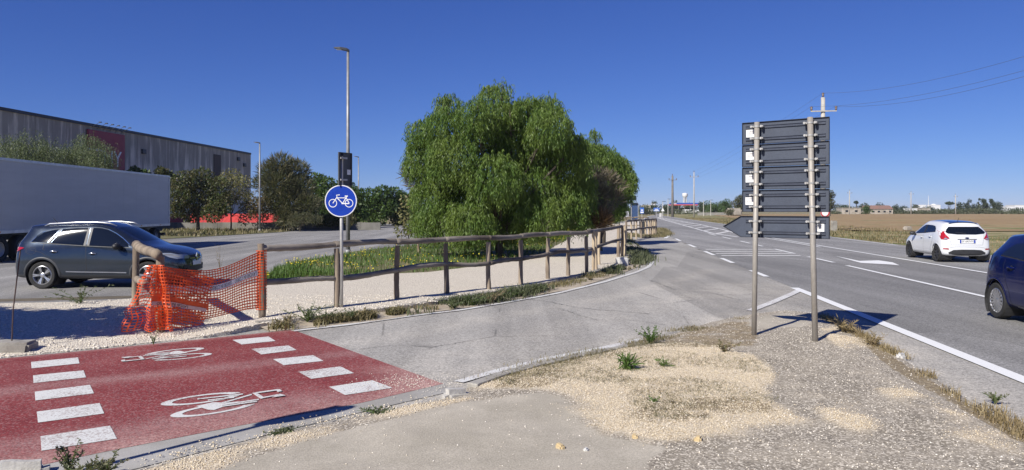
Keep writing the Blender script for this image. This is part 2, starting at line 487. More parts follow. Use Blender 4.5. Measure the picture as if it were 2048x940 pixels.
# --- gravel cycle path
front = [at(-420, 786), at(-150, 736), at(0, 715), at(150, 701), at(300, 686), at(450, 671), at(518, 658)] + [Vector((p.x, p.y, 0)) for p in KERB[1:]] + [at(1250, 462), at(1240, 452)]
back = [at(x, y, ZT) for x, y in [(-600, 640), (-200, 622), (0, 606), (120, 604), (250, 598), (400, 590), (480, 572), (530, 563), (670, 551), (859, 544), (973, 530), (1033, 518), (1081, 510), (1110, 492), (1129, 483), (1150, 467), (1180, 456), (1215, 450), (1228, 447)]]
kd = [(p.x, p.y) for p in KERB]
def path_z(P):
    # ramps down to the road where there is no kerb
    nrm = np.clip((P[:, 0] + 4.6) / 1.1, 0, 1)
    dfr = dist_poly(P, [tuple(p) for p in front])
    low = .012 + (ZT - .012) * np.clip(dfr / 1.6, 0, 1)
    z = low * (1 - nrm) + ZT * nrm
    return z + vnoise(P, 1.1) * .012 + vnoise(P, 6.0, 2) * .006
path, PATHP = grid_between('gravel_path', front, back, 240, 36, m_gravel, path_z)
sk = MB(); fr_ = PATHP.reshape(240, 36, 3)[:, 0]
for k in range(239):
    a, b = fr_[k], fr_[k+1]; sk.add([a, b, (b[0], b[1], -.1), (a[0], a[1], -.1)], [(0, 3, 2, 1)])
tag(sk.build('path_edge', m_gravel), 'broken edge of the gravel path', kind='structure')
tag(path, 'pale crushed limestone cycle path between fence and verge', kind='structure')
# the path beyond the second fence
p2f = [Vector((p.x, p.y, ZT - .02)) for p in NOSE[:1] + NOSE[1:]]
m2 = MB(); m2.poly([tuple(at(x, y, .06)) for x, y in [(1220, 470), (1252, 470), (1290, 474.5), (1316, 473), (1326, 469.5), (1322, 464), (1312, 453), (1306, 444), (1290, 441), (1250, 445), (1215, 452)]])
tag(m2.build('gravel_patch', m_gravel), 'pale gravel around the second fence', kind='structure')

# --- dirt strip between kerb and edge line
edge_px = [(585, 662), (700, 649), (827, 631), (922, 620), (1017, 604), (1113, 587), (1208, 564), (1271, 545), (1297, 534), (1306, 523)]
EDGE = [at(x, y, .004) for x, y in edge_px]
dl = [at(x, y, .004) for x, y in [(540, 664), (640, 654), (757, 642), (859, 625), (960, 612), (1060, 594), (1150, 577), (1240, 549), (1288, 528), (1297, 512), (1288, 500)]]
dirt, _ = grid_between('dirt_strip', [Vector((p.x, p.y, .004)) for p in KERB[:-2]], dl, 80, 6, m_sand, lambda P: .006 + vnoise(P, 3) * .006 + np.tile(np.array([.03, .03, .022, .014, .008, .002]), 80))
tag(dirt, 'narrow sandy strip along the kerb', kind='structure')

# --- red coating and its markings
redp_far = red_far; red_near = [at(x, y) for x, y in [(-420, 1060), (-150, 985), (88, 930), (211, 904), (480, 852), (720, 807), (887, 768)]]
A = [Vector((p.x, p.y, .004)) for p in redp_far]; B = [Vector((p.x, p.y, .004)) for p in red_near]
redm, RP = grid_between('red_crossing', A, B, 110, 60, m_red, lambda P: np.full(len(P), .004))
dn = dist_poly(RP, [tuple(p) for p in B]); dr = dist_poly(RP, [tuple(A[-1]), tuple(B[-1])])
float_attr(redm.data, 'dust', np.clip(np.exp(-(dn / .38) ** 2) * .85 + np.exp(-(dist_poly(RP, [tuple(at(820, 745)), tuple(at(870, 770))]) / .45) ** 2) * 1.0 + np.exp(-(dist_poly(RP, [tuple(p) for p in A]) / .10) ** 2) * .6, 0, 1))
wl = [at(-100, 800), at(60, 775), at(260, 755), at(420, 738), at(560, 722), at(700, 708)]
wl2 = [at(-60, 900), at(150, 880), at(300, 850), at(520, 815), at(650, 795)]
float_attr(redm.data, 'wheel', np.clip(np.exp(-(dist_poly(RP, [tuple(p) for p in wl]) / .22) ** 2) + .8 * np.exp(-(dist_poly(RP, [tuple(p) for p in wl2]) / .3) ** 2), 0, 1))
tag(redm, 'red coated cycle crossing with white dashes', kind='structure')
# concrete gutter between the red coating and the island
gut_far = [Vector((p.x, p.y, .002)) for p in B]
gut_near = [at(x, y, .002) for x, y in [(-420, 1110), (-150, 1035), (88, 975), (270, 938), (540, 868), (740, 820), (905, 782)]]
gut, _ = grid_between('concrete_gutter', gut_far, gut_near, 60, 6, pmat('gutter concrete', (.40, .385, .355), (.31, .295, .265), .9, 1.4, .4, 90, world=True), lambda P: np.full(len(P), .002))
tag(gut, 'grey concrete gutter beside the red crossing', kind='structure')

MARKZ = .008
def mark(polys, name='road_marking', mat=None, z=MARKZ):
    mb = MB()
    for pl in polys: mb.poly([(p[0], p[1], z) for p in pl])
    return mb.build(name, mat or m_white)
dashes = [
 [(465,681),(537,674),(551,683),(483,690)], [(503,699),(577,692),(593,701),(523,710)], [(546,719.5),(626,711.5),(647,723),(567,731.5)],
 [(597,745),(681,734),(708,747.5),(622,759)], [(658,775),(745,762),(785,777),(690,791.5)],
 [(62,725),(156,716),(159,728),(63,738)], [(66,752),(167,742),(172,756),(67,767.5)], [(69.5,785),(180,771),(188,788),(70.5,802.5)],
 [(73.5,825),(199,807.5),(208.5,828.5),(76,847)], [(81,874.5),(220,853),(234,879),(83,903.5)]]
for q in dashes:
    o = mark([[at(*p) for p in q]], 'painted_dash', m_white_worn); tag(o, 'white dash across the red crossing', kind='structure')
# bicycle symbols (stretched along the road, one per direction)
def z6(x, y): return at(240 + x / 5.69, 690 + y / 5.69)
def ring(c, a, b, k, t0=0, t1=6.2832, n=40):
    out = []
    for q in range(n):
        ta, tb = t0 + (t1-t0) * q / n, t0 + (t1-t0) * (q+1) / n
        f = lambda t, s: z6(c[0] + s * (a[0]*math.cos(t) + b[0]*math.sin(t)), c[1] + s * (a[1]*math.cos(t) + b[1]*math.sin(t)))
        out.append([f(ta, 1), f(tb, 1), f(tb, k), f(ta, k)])
    return out
def bar(a, b, w):
    d = Vector((b[0]-a[0], b[1]-a[1])).normalized(); s_ = Vector((-d.y, d.x)) * w / 2
    return [z6(a[0]+s_.x, a[1]+s_.y), z6(b[0]+s_.x, b[1]+s_.y), z6(b[0]-s_.x, b[1]-s_.y), z6(a[0]-s_.x, a[1]-s_.y)]
bike = ring((925, 622), (462, -62), (22, 46), .72, .25, 6.1) + ring((1060, 740), (488, -78), (24, 50), .72, .25, 6.1)
bike += [[z6(*p) for p in ((865, 705), (1060, 662), (1165, 665), (1165, 716), (1070, 750), (1000, 746))]]
bike += [bar((1160, 672), (1500, 572), 14), bar((1165, 692), (1580, 630), 13), bar((880, 627), (1400, 570), 12), bar((1000, 640), (1300, 610), 11), bar((1165, 712), (1560, 655), 12)]
bike += [[z6(*p) for p in ((1503, 562), (1550, 554), (1650, 616), (1602, 628))]]
bike += [bar((1545, 560), (1800, 524), 14), [z6(*p) for p in ((1770, 524), (1815, 518), (1846, 540), (1795, 551))], bar((1640, 614), (1800, 584), 13), [z6(*p) for p in ((1725, 616), (1820, 574), (1888, 592), (1800, 606))]]
zz = [MARKZ + .0006 * k for k in range(len(bike))]
def bike_obj(polys, label):
    mb = MB()
    for k, pl in enumerate(polys): mb.poly([(p[0], p[1], MARKZ + (0 if k < 80 else .0008 * (k - 79))) for p in pl])
    return tag(mb.build('bicycle_symbol', m_white_worn), label, kind='structure')
bike_obj(bike, 'white bicycle symbol nearer the camera on the red crossing')
c2 = at(446, 808); c1 = at(338, 709.5)
bike_obj([[(c1.x - (p.x - c2.x) * .93, c1.y - (p.y - c2.y) * .93) for p in pl] for pl in bike], 'white bicycle symbol farther from the camera on the red crossing')

LINEZ = [0]
def line_mark(pts, w, label, mat=None, z=MARKZ, n=60):
    LINEZ[0] += 1; z = z + .00035 * (LINEZ[0] % 24)
    P = resample([tuple(p) for p in pts], n)
    mb = MB(); mb.strip([(p[0], p[1], z) for p in P], w)
    return tag(mb.build('painted_line', mat or m_white), label, kind='structure')
line_mark(EDGE, .13, 'white edge line curving along the kerb of the path', m_white_worn)
line_mark([at(917, 765), at(1000, 741), at(1100, 717), at(1200, 698), at(1285, 679)], .12, 'white edge line along the gravel island', m_white_worn)
line_mark([at(1500, 622), at(1540, 607), at(1580, 590), at(1601, 580)], .16, 'worn white line closing the island tip', m_white_worn)
line_mark([(X1(d), d, 0) for d in np.linspace(-3, 17.3, 20)], .19, 'thick white edge line of the main road beside the island')
for ya, yb in [(20.2, 22.3), (25.4, 27.9), (29.8, 32.6), (36.0, 39.0), (43.5, 46.8), (51, 54)]:
    line_mark([(X1(ya), ya, 0), (X1(yb), yb, 0)], .16, 'white dash of the junction mouth line', n=4)
line_mark([(X1(d), d, 0) for d in np.linspace(57, 330, 50)], .2, 'white edge line of the far main road')
line_mark([at(1330, 477), at(1337, 472.5), at(1334, 469.5), at(1327, 467)], .22, 'white hook line round the second kerb nose', n=14)
line_mark([(X2(d), d, 0) for d in np.linspace(-3, 24.2, 20)], .14, 'white lane line in the middle of the main road')
for ya, yb in [(25.6, 28.8), (30.8, 34.4), (37, 38.6), (40.3, 43.2), (46.5, 50), (53, 57)]:
    line_mark([(X2(ya), ya, 0), (X2(yb), yb, 0)], .14, 'white dash of the middle lane line', n=4)
line_mark([(X3(d), d, 0) for d in np.linspace(-3, 58, 20)], .15, 'long white line beside the far lane')
line_mark([(X3(d) - .45, d, 0) for d in np.linspace(36, 58, 20)], .13, 'second white line opening into the hatched median')
line_mark([(XR(d) + .1, d, 0) for d in np.r_[np.linspace(30, 36, 5)]], .14, 'white edge dash of the far lane', n=4)
line_mark([(XR(d) + .1, d, 0) for d in np.r_[np.linspace(38, 300, 60)]], .15, 'white edge line on the far side of the main road')
# direction arrow in the turning lane, traced on the road plane
ar = mark([[at(*p) for p in ((1670, 512), (1719, 522.2), (1757, 521), (1785, 525), (1799, 531), (1778, 529.2), (1722, 526.2), (1712, 523.5))]], 'painted_arrow'); tag(ar, 'white turning arrow between the lane lines', kind='structure')
for k, d in enumerate((29.3, 30.75, 32.3, 34.0)):
    w = .42
    o = mark([[(X1(d) + .25, d), (X2(d) - .1, d), (X2(d + w) - .1, d + w), (X1(d + w) + .25, d + w)]], 'rumble_bar', m_white_worn)
    tag(o, 'white bar painted across the near lane', kind='structure')
# tarred cracks and a stain on the side road
m_tar = pmat('old tar', (.13, .125, .12), (.19, .185, .175), .9, 6, world=True)
for k, (px, w_) in enumerate([([(1040, 596), (1100, 604), (1160, 616), (1230, 622), (1300, 628)], .022), ([(1120, 617), (1190, 640), (1260, 640), (1330, 650)], .014), ([(700, 700), (790, 690), (860, 694), (930, 684)], .012), ([(1300, 560), (1350, 580), (1420, 585), (1480, 600)], .02)]):
    P = resample([tuple(at(*p)) for p in px], 50); q = random.Random(k)
    mb = MB(); mb.strip([(p[0] + q.uniform(-.04, .04), p[1] + q.uniform(-.04, .04), .002) for p in P], [w_ * q.uniform(.3, 1.3) for _ in P]); tag(mb.build('road_crack', m_tar), 'thin tarred crack across the side road', kind='structure')
# hatched median
MDL = [(1475, 474), (1426, 467), (1390, 457), (1350, 446), (1313, 435.5)]; MDR = [(1500, 474.5), (1447, 459.5), (1400, 449), (1360, 441.5), (1317, 434.6)]
ml = resample([at(*p) for p in MDL], 60); mr = resample([at(*p) for p in MDR], 60)
line_mark([tuple(p) for p in ml], .18, 'left border of the hatched median'); line_mark([tuple(p) for p in mr], .18, 'right border of the hatched median')
for k in range(3, 56, 4):
    a, b = ml[k], mr[min(k + 3, 59)]
    line_mark([tuple(a), tuple(b)], .42, 'slanted bar of the hatched median', m_white_worn, z=MARKZ + .002, n=3)

# --- the concrete island in the foreground
def xl_at(d):
    D = np.array([p.y for p in ISL_L]); X = np.array([p.x for p in ISL_L]); return np.interp(d, D, X)
def xr_at(d):
    D = np.array([p.y for p in ISL_R][::-1]); X = np.array([p.x for p in ISL_R][::-1]); return np.interp(d, D, X)
nu, nv = 250, 190
dd = np.r_[np.linspace(1.0, 4.2, 25), np.linspace(4.25, ISL_L[-1].y, nu - 25)]
XLv = xl_at(dd); XRv = xr_at(dd)
XLv = np.where(dd < ISL_L[0].y, ISL_L[0].x, XLv)
XRv = np.where(dd < ISL_R[-1].y, ISL_R[-1].x, XRv)
T = np.linspace(0, 1, nv)
IP = np.stack([XLv[:, None] * (1 - T) + XRv[:, None] * T, np.repeat(dd[:, None], nv, 1), np.zeros((nu, nv))], 2).reshape(-1, 3)
dl_ = np.minimum(dist_poly(IP, ISL_L), dist_poly(IP, ISL_R))
IZ = .012 + .06 * np.clip(dl_ / .55, 0, 1) ** .8
def mask(px, blur=3):
    m = inside(IP, [tuple(at(x, y, .06)) for x, y in px]).astype(float).reshape(nu, nv)
    for _ in range(blur):
        p = np.pad(m, 1, mode='edge'); m = (p[:-2, 1:-1] + p[2:, 1:-1] + p[1:-1, :-2] + p[1:-1, 2:] + p[1:-1, 1:-1] * 2) / 6
    return m.ravel()
gr = mask([(960, 768), (1010, 748), (1150, 718), (1290, 690), (1400, 688), (1490, 712), (1540, 740), (1545, 780), (1560, 820), (1610, 852), (1500, 868), (1330, 884), (1225, 866), (1150, 816), (1070, 785)], 14)
gr = np.maximum(gr, .42 * mask([(1600, 785), (1690, 800), (1760, 860), (1730, 872), (1650, 835)], 12))
gr = np.maximum(gr, .44 * mask([(1740, 770), (1790, 768), (2048, 880), (2048, 935), (1900, 870)], 12))
gr = np.maximum(gr, .72 * mask([(200, 958), (330, 925), (440, 896), (560, 866), (700, 835), (890, 796), (930, 800), (760, 842), (600, 888), (480, 925), (390, 960)], 6))
gr = np.maximum(gr, .36 * mask([(1690, 640), (1640, 660), (1680, 700), (1800, 740), (1800, 715)], 10))
ce = mask([(380, 965), (600, 890), (760, 845), (930, 803), (1070, 790), (1150, 822), (1215, 868), (1330, 890), (1480, 885), (1350, 905), (1200, 990), (300, 1100)], 14)
ce = np.maximum(ce, .7 * mask([(1490, 640), (1560, 625), (1650, 640), (1600, 655), (1500, 660)], 8))
so = mask([(985, 775), (1030, 752), (1090, 738), (1130, 745), (1120, 775), (1060, 780)], 12)
so = np.maximum(so, .6 * mask([(1030, 750), (1130, 722), (1290, 690), (1290, 700), (1120, 742)], 8))
so = np.maximum(so, .62 * mask([(1240, 830), (1380, 800), (1520, 800), (1560, 830), (1420, 845), (1290, 870)], 10))
so = np.maximum(so, .66 * mask([(1350, 664), (1440, 645), (1500, 640), (1520, 690), (1430, 700), (1280, 700)], 14))
so = np.maximum(so, .9 * mask([(1690, 655), (1730, 670), (1800, 718), (1930, 795), (2050, 865), (2050, 885), (1900, 800), (1780, 735)], 4))
ns_ = vnoise(IP, 1.3, 5); gr = np.clip(gr + ns_ * 1.0 * (gr * (1 - gr) * 4) ** .7 - .12 * (ns_ < -.25) * gr, 0, 1); ce = np.clip(ce + vnoise(IP, 1.0, 4) * .9 * (ce * (1 - ce) * 4), 0, 1)
IP[:, 2] = IZ + vnoise(IP, 1.5) * .008 + gr * (.018 + .012 * vnoise(IP, 4.0, 2)) + (1 - ce) * .004 * vnoise(IP, 14.0, 1)
i, j = np.meshgrid(np.arange(nu-1), np.arange(nv-1), indexing='ij'); a = (i*nv+j).ravel()
n = NT('concrete island with loose gravel'); v = n.pos()
rg = n.noise(v, 2.2, 6, .7); fine = n.noise(v, 90, 3, .7)
vo = n.n('TexVoronoi'); n.set(vo.inputs['Vector'], v); vo.inputs['Scale'].default_value = 75
s3 = n.n('SeparateColor'); n.set(s3.inputs[0], vo.outputs['Color'])
rough_c = n.mix(n.mapr(rg, .3, .66), (.37, .325, .255), (.24, .21, .165))
rough_c = n.mix(n.math('MULTIPLY', n.mapr(n.noise(n.stretch(v, 1, .5, 1), 1.1, 6, .75), .5, .66), .55), rough_c, (.19, .165, .125))
rough_c = n.mix(n.mapr(n.math('ADD', s3.outputs[0], n.math('MULTIPLY', rg, .4)), .84, 1.05), rough_c, (.60, .54, .44))
rough_c = n.mix(n.mapr(n.math('ADD', s3.outputs[1], n.math('MULTIPLY', rg, .3)), 1.0, 1.12), rough_c, (.18, .155, .125))
cem = n.mix(n.mapr(n.noise(v, 1.2, 6, .7), .3, .7), (.47, .425, .345), (.36, .325, .26))
cem = n.mix(n.mapr(n.noise(v, 26, 4, .7), .62, .75), cem, (.52, .47, .39))
grv = n.mix(s3.outputs[0], (.72, .64, .50), (.61, .52, .38))
grv = n.mix(n.mapr(n.noise(v, 1.8, 5, .7), .45, .7), grv, (.62, .55, .43))
grv = n.mix(n.mapr(vo.outputs['Distance'], .35, .8), grv, (.42, .33, .21))
soil = n.mix(n.mapr(n.noise(v, 22, 5, .75), .35, .65), (.13, .095, .055), (.34, .27, .16))
def ragged(nm, k=.9, w=.22): return n.mapr(n.math('ADD', n.attr(nm), n.math('MULTIPLY', n.math('SUBTRACT', n.noise(v, 3.3, 7, .75), .5), k)), .5 - w, .5 + w)
col = n.mix(ragged('cement', .6), rough_c, cem)
gm = ragged('gravel', 1.25, .42)
col = n.mix(gm, col, grv)
col = n.mix(n.math('MULTIPLY', ragged('soil', 2.6, .16), .8), col, soil)
col = n.mix(1.0, col, n.mix(n.mapr(fine, .3, .7), (.78,)*3, (1.2,)*3), 'MULTIPLY')
n.base(col, .95, 0, .2)
n.bump(n.math('ADD', n.math('MULTIPLY', fine, .35), n.math('MULTIPLY', n.math('SUBTRACT', 1.0, vo.outputs['Distance']), n.math('ADD', .2, n.math('MULTIPLY', gm, .6)))), .55, .011)
isl = np_mesh('concrete_island', IP, np.stack([a, a+1, a+nv+1, a+nv], 1), n.m, smooth=True)
float_attr(isl.data, 'gravel', gr); float_attr(isl.data, 'cement', ce); float_attr(isl.data, 'soil', so)
tag(isl, 'rough concrete traffic island with loose yellow gravel', kind='structure')

# --- verge with weeds and yellow flowers, right lorry park edge
vb = [at(x, y, ZT) for x, y in [(518, 560), (560, 532), (590, 522), (640, 514), (695, 504), (760, 496), (830, 490), (900, 480), (1000, 474), (1100, 464), (1170, 452), (1240, 441)]]
m_soilgrass = pmat('weedy soil', (.10, .115, .035), (.17, .14, .07), .95, 2.2, .6, 30, world=True)
verge, VP = grid_between('grass_verge', [Vector(p) for p in back[7:]], vb, 90, 24, m_soilgrass, lambda P: np.full(len(P), ZT - .012) + vnoise(P, .8) * .03)
tag(verge, 'weedy green verge between path and lorry park', kind='structure')
# verge under the trees at the back of the lorry park
bv = MB(); bv.poly([tuple(at(x, y, ZP + .03)) for x, y in [(320, 478), (430, 471.5), (560, 464), (640, 456), (720, 450), (720, 447.5), (560, 455), (300, 458.5), (200, 462), (180, 482)]])
tag(bv.build('back_verge', m_soilgrass), 'grass strip along the back of the lorry park', kind='structure')
bm2 = MB(); bm2.poly([tuple(at(x, y, ZT + .004)) for x, y in [(-500, 636), (-150, 619), (0, 603.5), (230, 598), (420, 592), (420, 588), (230, 592), (0, 598), (-150, 612), (-500, 626)]])
tag(bm2.build('soil_edge', pmat('dark soil', (.09, .075, .05), (.14, .115, .075), .95, 3, .6, 40, world=True)), 'dark soil edge between path and lorry park', kind='structure')
# ploughed field and roadside grass on the right
m_field = NT('ploughed field'); v = m_field.pos()
fu = m_field.noise(m_field.stretch(v, .35, 1.6, 1), 1.0, 6, .75)
cc = m_field.mix(m_field.mapr(m_field.noise(v, .05, 4), .35, .65), (.32, .23, .13), (.37, .285, .165))
cc = m_field.mix(m_field.mapr(fu, .35, .7), cc, (.22, .145, .08))
cc = m_field.mix(m_field.math('MULTIPLY', m_field.mapr(m_field.noise(v, 2.6, 5, .8), .52, .68), .7), cc, (.44, .35, .22))
m_field.base(cc, .98, 0, .05); m_field.bump(fu, 1.0, .12); m_field = m_field.m
A = [Vector(p) for p in [(30, 66, -.06), (35, 95, -.06), (46, 150, -.06), (70, 260, -.06), (92, 345, -.06)]]
B = [Vector(p) for p in [(330, 46, -.06), (340, 110, -.06), (360, 190, -.06), (400, 270, -.06), (440, 345, -.06)]]
o, _ = grid_between('ploughed_field', A, B, 90, 80, m_field, lambda P: -.05 + .10 * vnoise(P, .12, 2))
tag(o, 'brown ploughed field beyond the main road', kind='structure')
m_verge_r = NT('roadside grass'); v = m_verge_r.pos()
cc = m_verge_r.mix(m_verge_r.mapr(m_verge_r.noise(v, .22, 5, .7), .42, .6), (.12, .14, .04), (.33, .27, .155))
cc = m_verge_r.mix(m_verge_r.mapr(m_verge_r.noise(v, 3, 6, .75), .5, .72), cc, (.40, .34, .22))
m_verge_r.base(cc, .95, 0, .1); m_verge_r = m_verge_r.m
A = [(XR(d) + .75, d, -.05) for d in np.r_[np.linspace(-10, 60, 30), np.linspace(65, 360, 40)]]
B = [(XR(d) + .75 + (60 if d < 64 else 30 + .05 * d), d, -.08) for d in np.r_[np.linspace(-10, 60, 30), np.linspace(65, 360, 40)]]
o, _ = grid_between('roadside_verge', [Vector(p) for p in A], [Vector(p) for p in B], 120, 10, m_verge_r, lambda P: -.09 + .05 * vnoise(P, .3))
tag(o, 'patchy green and straw coloured verge along the far road edge', kind='structure')
# ================================================================ VEGETATION
def rnd_unit(n):
    v = rng.normal(size=(n, 3)); return v / np.linalg.norm(v, axis=1, keepdims=True)

def leaves(name, C, D, Ln, Wd, mat, parent=None, up=None):
    """one rhombic leaf (4 corners) per base point C along direction D"""
    C = np.asarray(C); D = np.asarray(D); n = len(C)
    D = D / np.linalg.norm(D, axis=1, keepdims=True)
    S = np.cross(D, rnd_unit(n) if up is None else up); S /= np.linalg.norm(S, axis=1, keepdims=True) + 1e-9
    Ln = np.broadcast_to(np.asarray(Ln, float), (n,))[:, None]; Wd = np.broadcast_to(np.asarray(Wd, float), (n,))[:, None]
    V = np.stack([C, C + D * Ln * .45 + S * Wd / 2, C + D * Ln, C + D * Ln * .45 - S * Wd / 2], 1).reshape(-1, 3)
    return np_mesh(name, V, np.arange(4 * n).reshape(n, 4), mat, parent)

bark = pmat('tree bark', (.10, .08, .06), (.055, .045, .034), .95, 5, .8, 30, st=(1, 1, .25))
bark_pale = pmat('pale dry twigs', (.26, .20, .14), (.18, .13, .09), .95, 5, .5, 30)
lf_pepper = leafmat('pepper tree leaves', [(.035, .075, .018), (.070, .135, .026), (.115, .20, .036), (.17, .25, .050)], .32, dry=(.17, .22, .045))
lf_pepper2 = leafmat('dusty pepper tree leaves', [(.06, .085, .035), (.09, .12, .05), (.13, .155, .075)], .22)
lf_dark = leafmat('dark carob leaves', [(.030, .050, .016), (.050, .075, .022), (.070, .092, .030), (.10, .075, .035)], .2)
lf_pale = leafmat('sparse yellowing leaves', [(.09, .11, .035), (.16, .16, .06), (.20, .17, .075)], .25)
lf_tam = leafmat('tamarisk feathers', [(.070, .085, .042), (.095, .105, .055), (.13, .11, .06)], .2)
lf_green = leafmat('broad green leaves', [(.030, .062, .016), (.050, .095, .022), (.075, .125, .030)], .25)
lf_dry = leafmat('dry brown twigs', [(.085, .078, .055), (.125, .108, .075), (.15, .12, .08)], .1)
lf_far = leafmat('far tree leaves', [(.030, .048, .020), (.045, .062, .026), (.060, .075, .032)], .12)
lf_far2 = leafmat('far blue green leaves', [(.035, .050, .036), (.048, .066, .044), (.062, .080, .055)], .12)

def crown_points(clumps, n, shell=.55):
    """n points spread through ellipsoid clumps (x, y, z, rx, rz), denser near their skins"""
    cl = np.array([(c[0], c[1], c[2], c[3], c[3] if len(c) < 6 else c[5], c[4]) for c in clumps], float)
    w = (cl[:, 3] * cl[:, 4] * cl[:, 5]) ** .75; k = rng.choice(len(cl), n, p=w / w.sum())
    u = rnd_unit(n); r = np.where(rng.random(n) < shell, rng.uniform(.78, 1.05, n), rng.uniform(.2, .95, n))
    return cl[k, :3] + u * r[:, None] * cl[k, 3:6], u, k

def limbs(base, clumps, r0, fork=.35, twigs=4, seed=1, trunk_mat=None, lean=0.0):
    """tapered trunk, one curved limb to each clump, some twigs"""
    q = random.Random(seed); mb = MB()
    b = Vector(base); cz = sum(c[2] for c in clumps) / len(clumps)
    top = Vector((b.x + lean, b.y, b.z + (cz - b.z) * fork))
    mb.tube([b - Vector((0, 0, .3)), b + Vector((0, 0, .1)), b.lerp(top, .5) + Vector((q.uniform(-.08, .08), q.uniform(-.08, .08), 0)), top], [r0 * 1.35, r0 * 1.1, r0 * .9, r0 * .75], 9)
    for c in clumps:
        e = Vector(c[:3]); m = top.lerp(e, .5) + Vector((q.uniform(-.25, .25), q.uniform(-.25, .25), q.uniform(.0, .35))) * min(1, (e - top).length * .4)
        mb.tube([top, m, e, e + Vector((0, 0, c[4] * .4))], [r0 * .48, r0 * .26, r0 * .14, r0 * .04], 6)
        for _ in range(twigs):
            d = Vector((q.gauss(0, 1), q.gauss(0, 1), q.gauss(.3, .8))).normalized()
            t = e.lerp(m, q.random() * .6)
            mb.tube([t, t + Vector((d.x * c[3], d.y * c[3], d.z * c[4])) * .55, t + Vector((d.x * c[3], d.y * c[3], d.z * c[4])) * .98], [r0 * .14, r0 * .08, r0 * .03], 4, False)
    return mb

weeds_more = []
def tree(name, label, x, y, z0, clumps, n, size, mat, r0=.12, kind='broad', cat='tree', group=None, fork=.4, seed=1, twigs=4, shell=.55, trunk=None):
    """clumps relative to the foot: (dx, dy, z, r, rz)"""
    t = thing(name, label, cat, (x, y, z0), 0, group)
    limbs((0, 0, 0), clumps, r0, fork, twigs, seed).build('trunk', trunk or bark, t, True)
    P, U, k = crown_points(clumps, n, shell)
    P[:, 2] = np.maximum(P[:, 2], .12)
    if kind == 'broad':
        D = rnd_unit(n) + U * .6 + np.array([0, 0, -.15]); L = size * rng.uniform(.6, 1.4, n)
        leaves('crown', P, D, L, L * .55, mat, t)
    elif kind == 'feather':
        D = U * .8 + rnd_unit(n) * .55 + np.array([0, 0, .55]); L = size * rng.uniform(.6, 1.5, n)
        leaves('crown', P, D, L, L * .10, mat, t)
    elif kind == 'weep':
        m = 9                                          # leaflets per hanging spray
        ln = size * rng.uniform(.45, 1.3, n)
        drift = U * .42 * np.array([1, 1, .35]) + rnd_unit(n) * .16
        s = (np.arange(m) + .5) / m
        out = P[:, None, :] + drift[:, None, :] * (np.sqrt(s)[None, :, None]) * ln[:, None, None] * 1.2
        lift = np.where(rng.random(n) < .45, rng.uniform(.3, 1.3, n), 0) * (U[:, 2] > -.2)      # young shoots rise before they droop
        out[:, :, 2] += ln[:, None] * (lift[:, None] * s[None, :] * (1.25 - s[None, :]) * 1.6 - s[None, :] ** 1.3)
        Q = out.reshape(-1, 3); sid = rnd_unit(n) * np.array([1, 1, .15])
        sg = np.where(np.arange(m) % 2, 1, -1)
        D = (sid[:, None, :] * sg[None, :, None] * .75 + np.array([0, 0, -1.0])).reshape(-1, 3) + rnd_unit(n * m) * .3
        ok = Q[:, 2] > .05; Q = Q[ok]; D = D[ok]
        L = rng.uniform(.09, .18, len(Q))
        leaves('crown', Q, D, L, L * .2, mat, t)
    return t

# --- the big pepper tree and the one behind it
def px_clumps(x, D, lst, depth=1.6, z0=0.0, seed=3):
    q = random.Random(seed); s = D / F; out = []
    for (cx, cy, r) in lst:
        dy = q.uniform(-depth, depth * .7)
        sc_ = (D + dy) / F
        out.append(((cx - CX) * sc_ - x, dy, CAMZ - (cy - HOR) * sc_ - z0, r * sc_, r * sc_ * .85, r * sc_ * 1.0))
    return out
bx, bD = (1000 - CX) / F * 27.5, 27.5
big = px_clumps(bx, bD, [(888, 250, 40), (896, 205, 22), (842, 255, 24), (834, 285, 18), (850, 320, 38), (905, 310, 48), (955, 228, 38), (985, 190, 26), (1006, 170, 13), (1020, 215, 24), (1012, 250, 30), (978, 262, 44), (1050, 225, 34), (1062, 205, 18), (1098, 208, 24), (1100, 245, 40), (1030, 290, 50), (1085, 300, 48), (1125, 285, 34), (1138, 335, 36), (1060, 365, 55), (985, 350, 55), (930, 380, 50), (868, 385, 42), (880, 430, 42), (940, 440, 46), (1010, 430, 52), (1075, 425, 50), (1130, 395, 38), (1150, 430, 24), (850, 440, 26), (818, 298, 7), (1150, 285, 18), (1160, 365, 24), (1165, 310, 20), (1168, 400, 20)], 1.5, 0)
_q = random.Random(77)
for _ in range(30):                                     # loose sprays that break the outline
    c = _q.choice(big); d = Vector((_q.gauss(0, 1), _q.gauss(-.2, .8), _q.gauss(.25, .7))).normalized()
    r = _q.uniform(.10, .22)
    if c[0] + d.x * c[3] < -2.95 or c[2] + d.z * c[4] > 5.75: continue
    big.append((c[0] + d.x * c[3] * 1.0, c[1] + d.y * c[3] * 1.0, c[2] + d.z * c[4] * .95, r, r))
tree('pepper_tree', 'huge weeping pepper tree with drooping green foliage behind the wooden fence', bx, bD, -.05, big, 22000, .40, lf_pepper, .15, 'weep', seed=4, fork=.28, twigs=3, shell=.72)
sx, sD = (1205 - CX) / F * 38, 38.0
small = px_clumps(sx, sD, [(1182, 300, 24), (1190, 265, 10), (1205, 320, 36), (1232, 335, 30), (1255, 360, 18), (1240, 375, 28), (1200, 370, 36), (1225, 410, 26), (1180, 345, 26), (1262, 345, 9)], 1.0, 0, 5)
tree('pepper_tree', 'smaller pepper tree half hidden to the right of the huge one', sx, sD, -.05, small, 7500, .36, lf_pepper, .15, 'weep', seed=6, fork=.35)
dx_, dD = (1203 - CX) / F * 31, 31.0
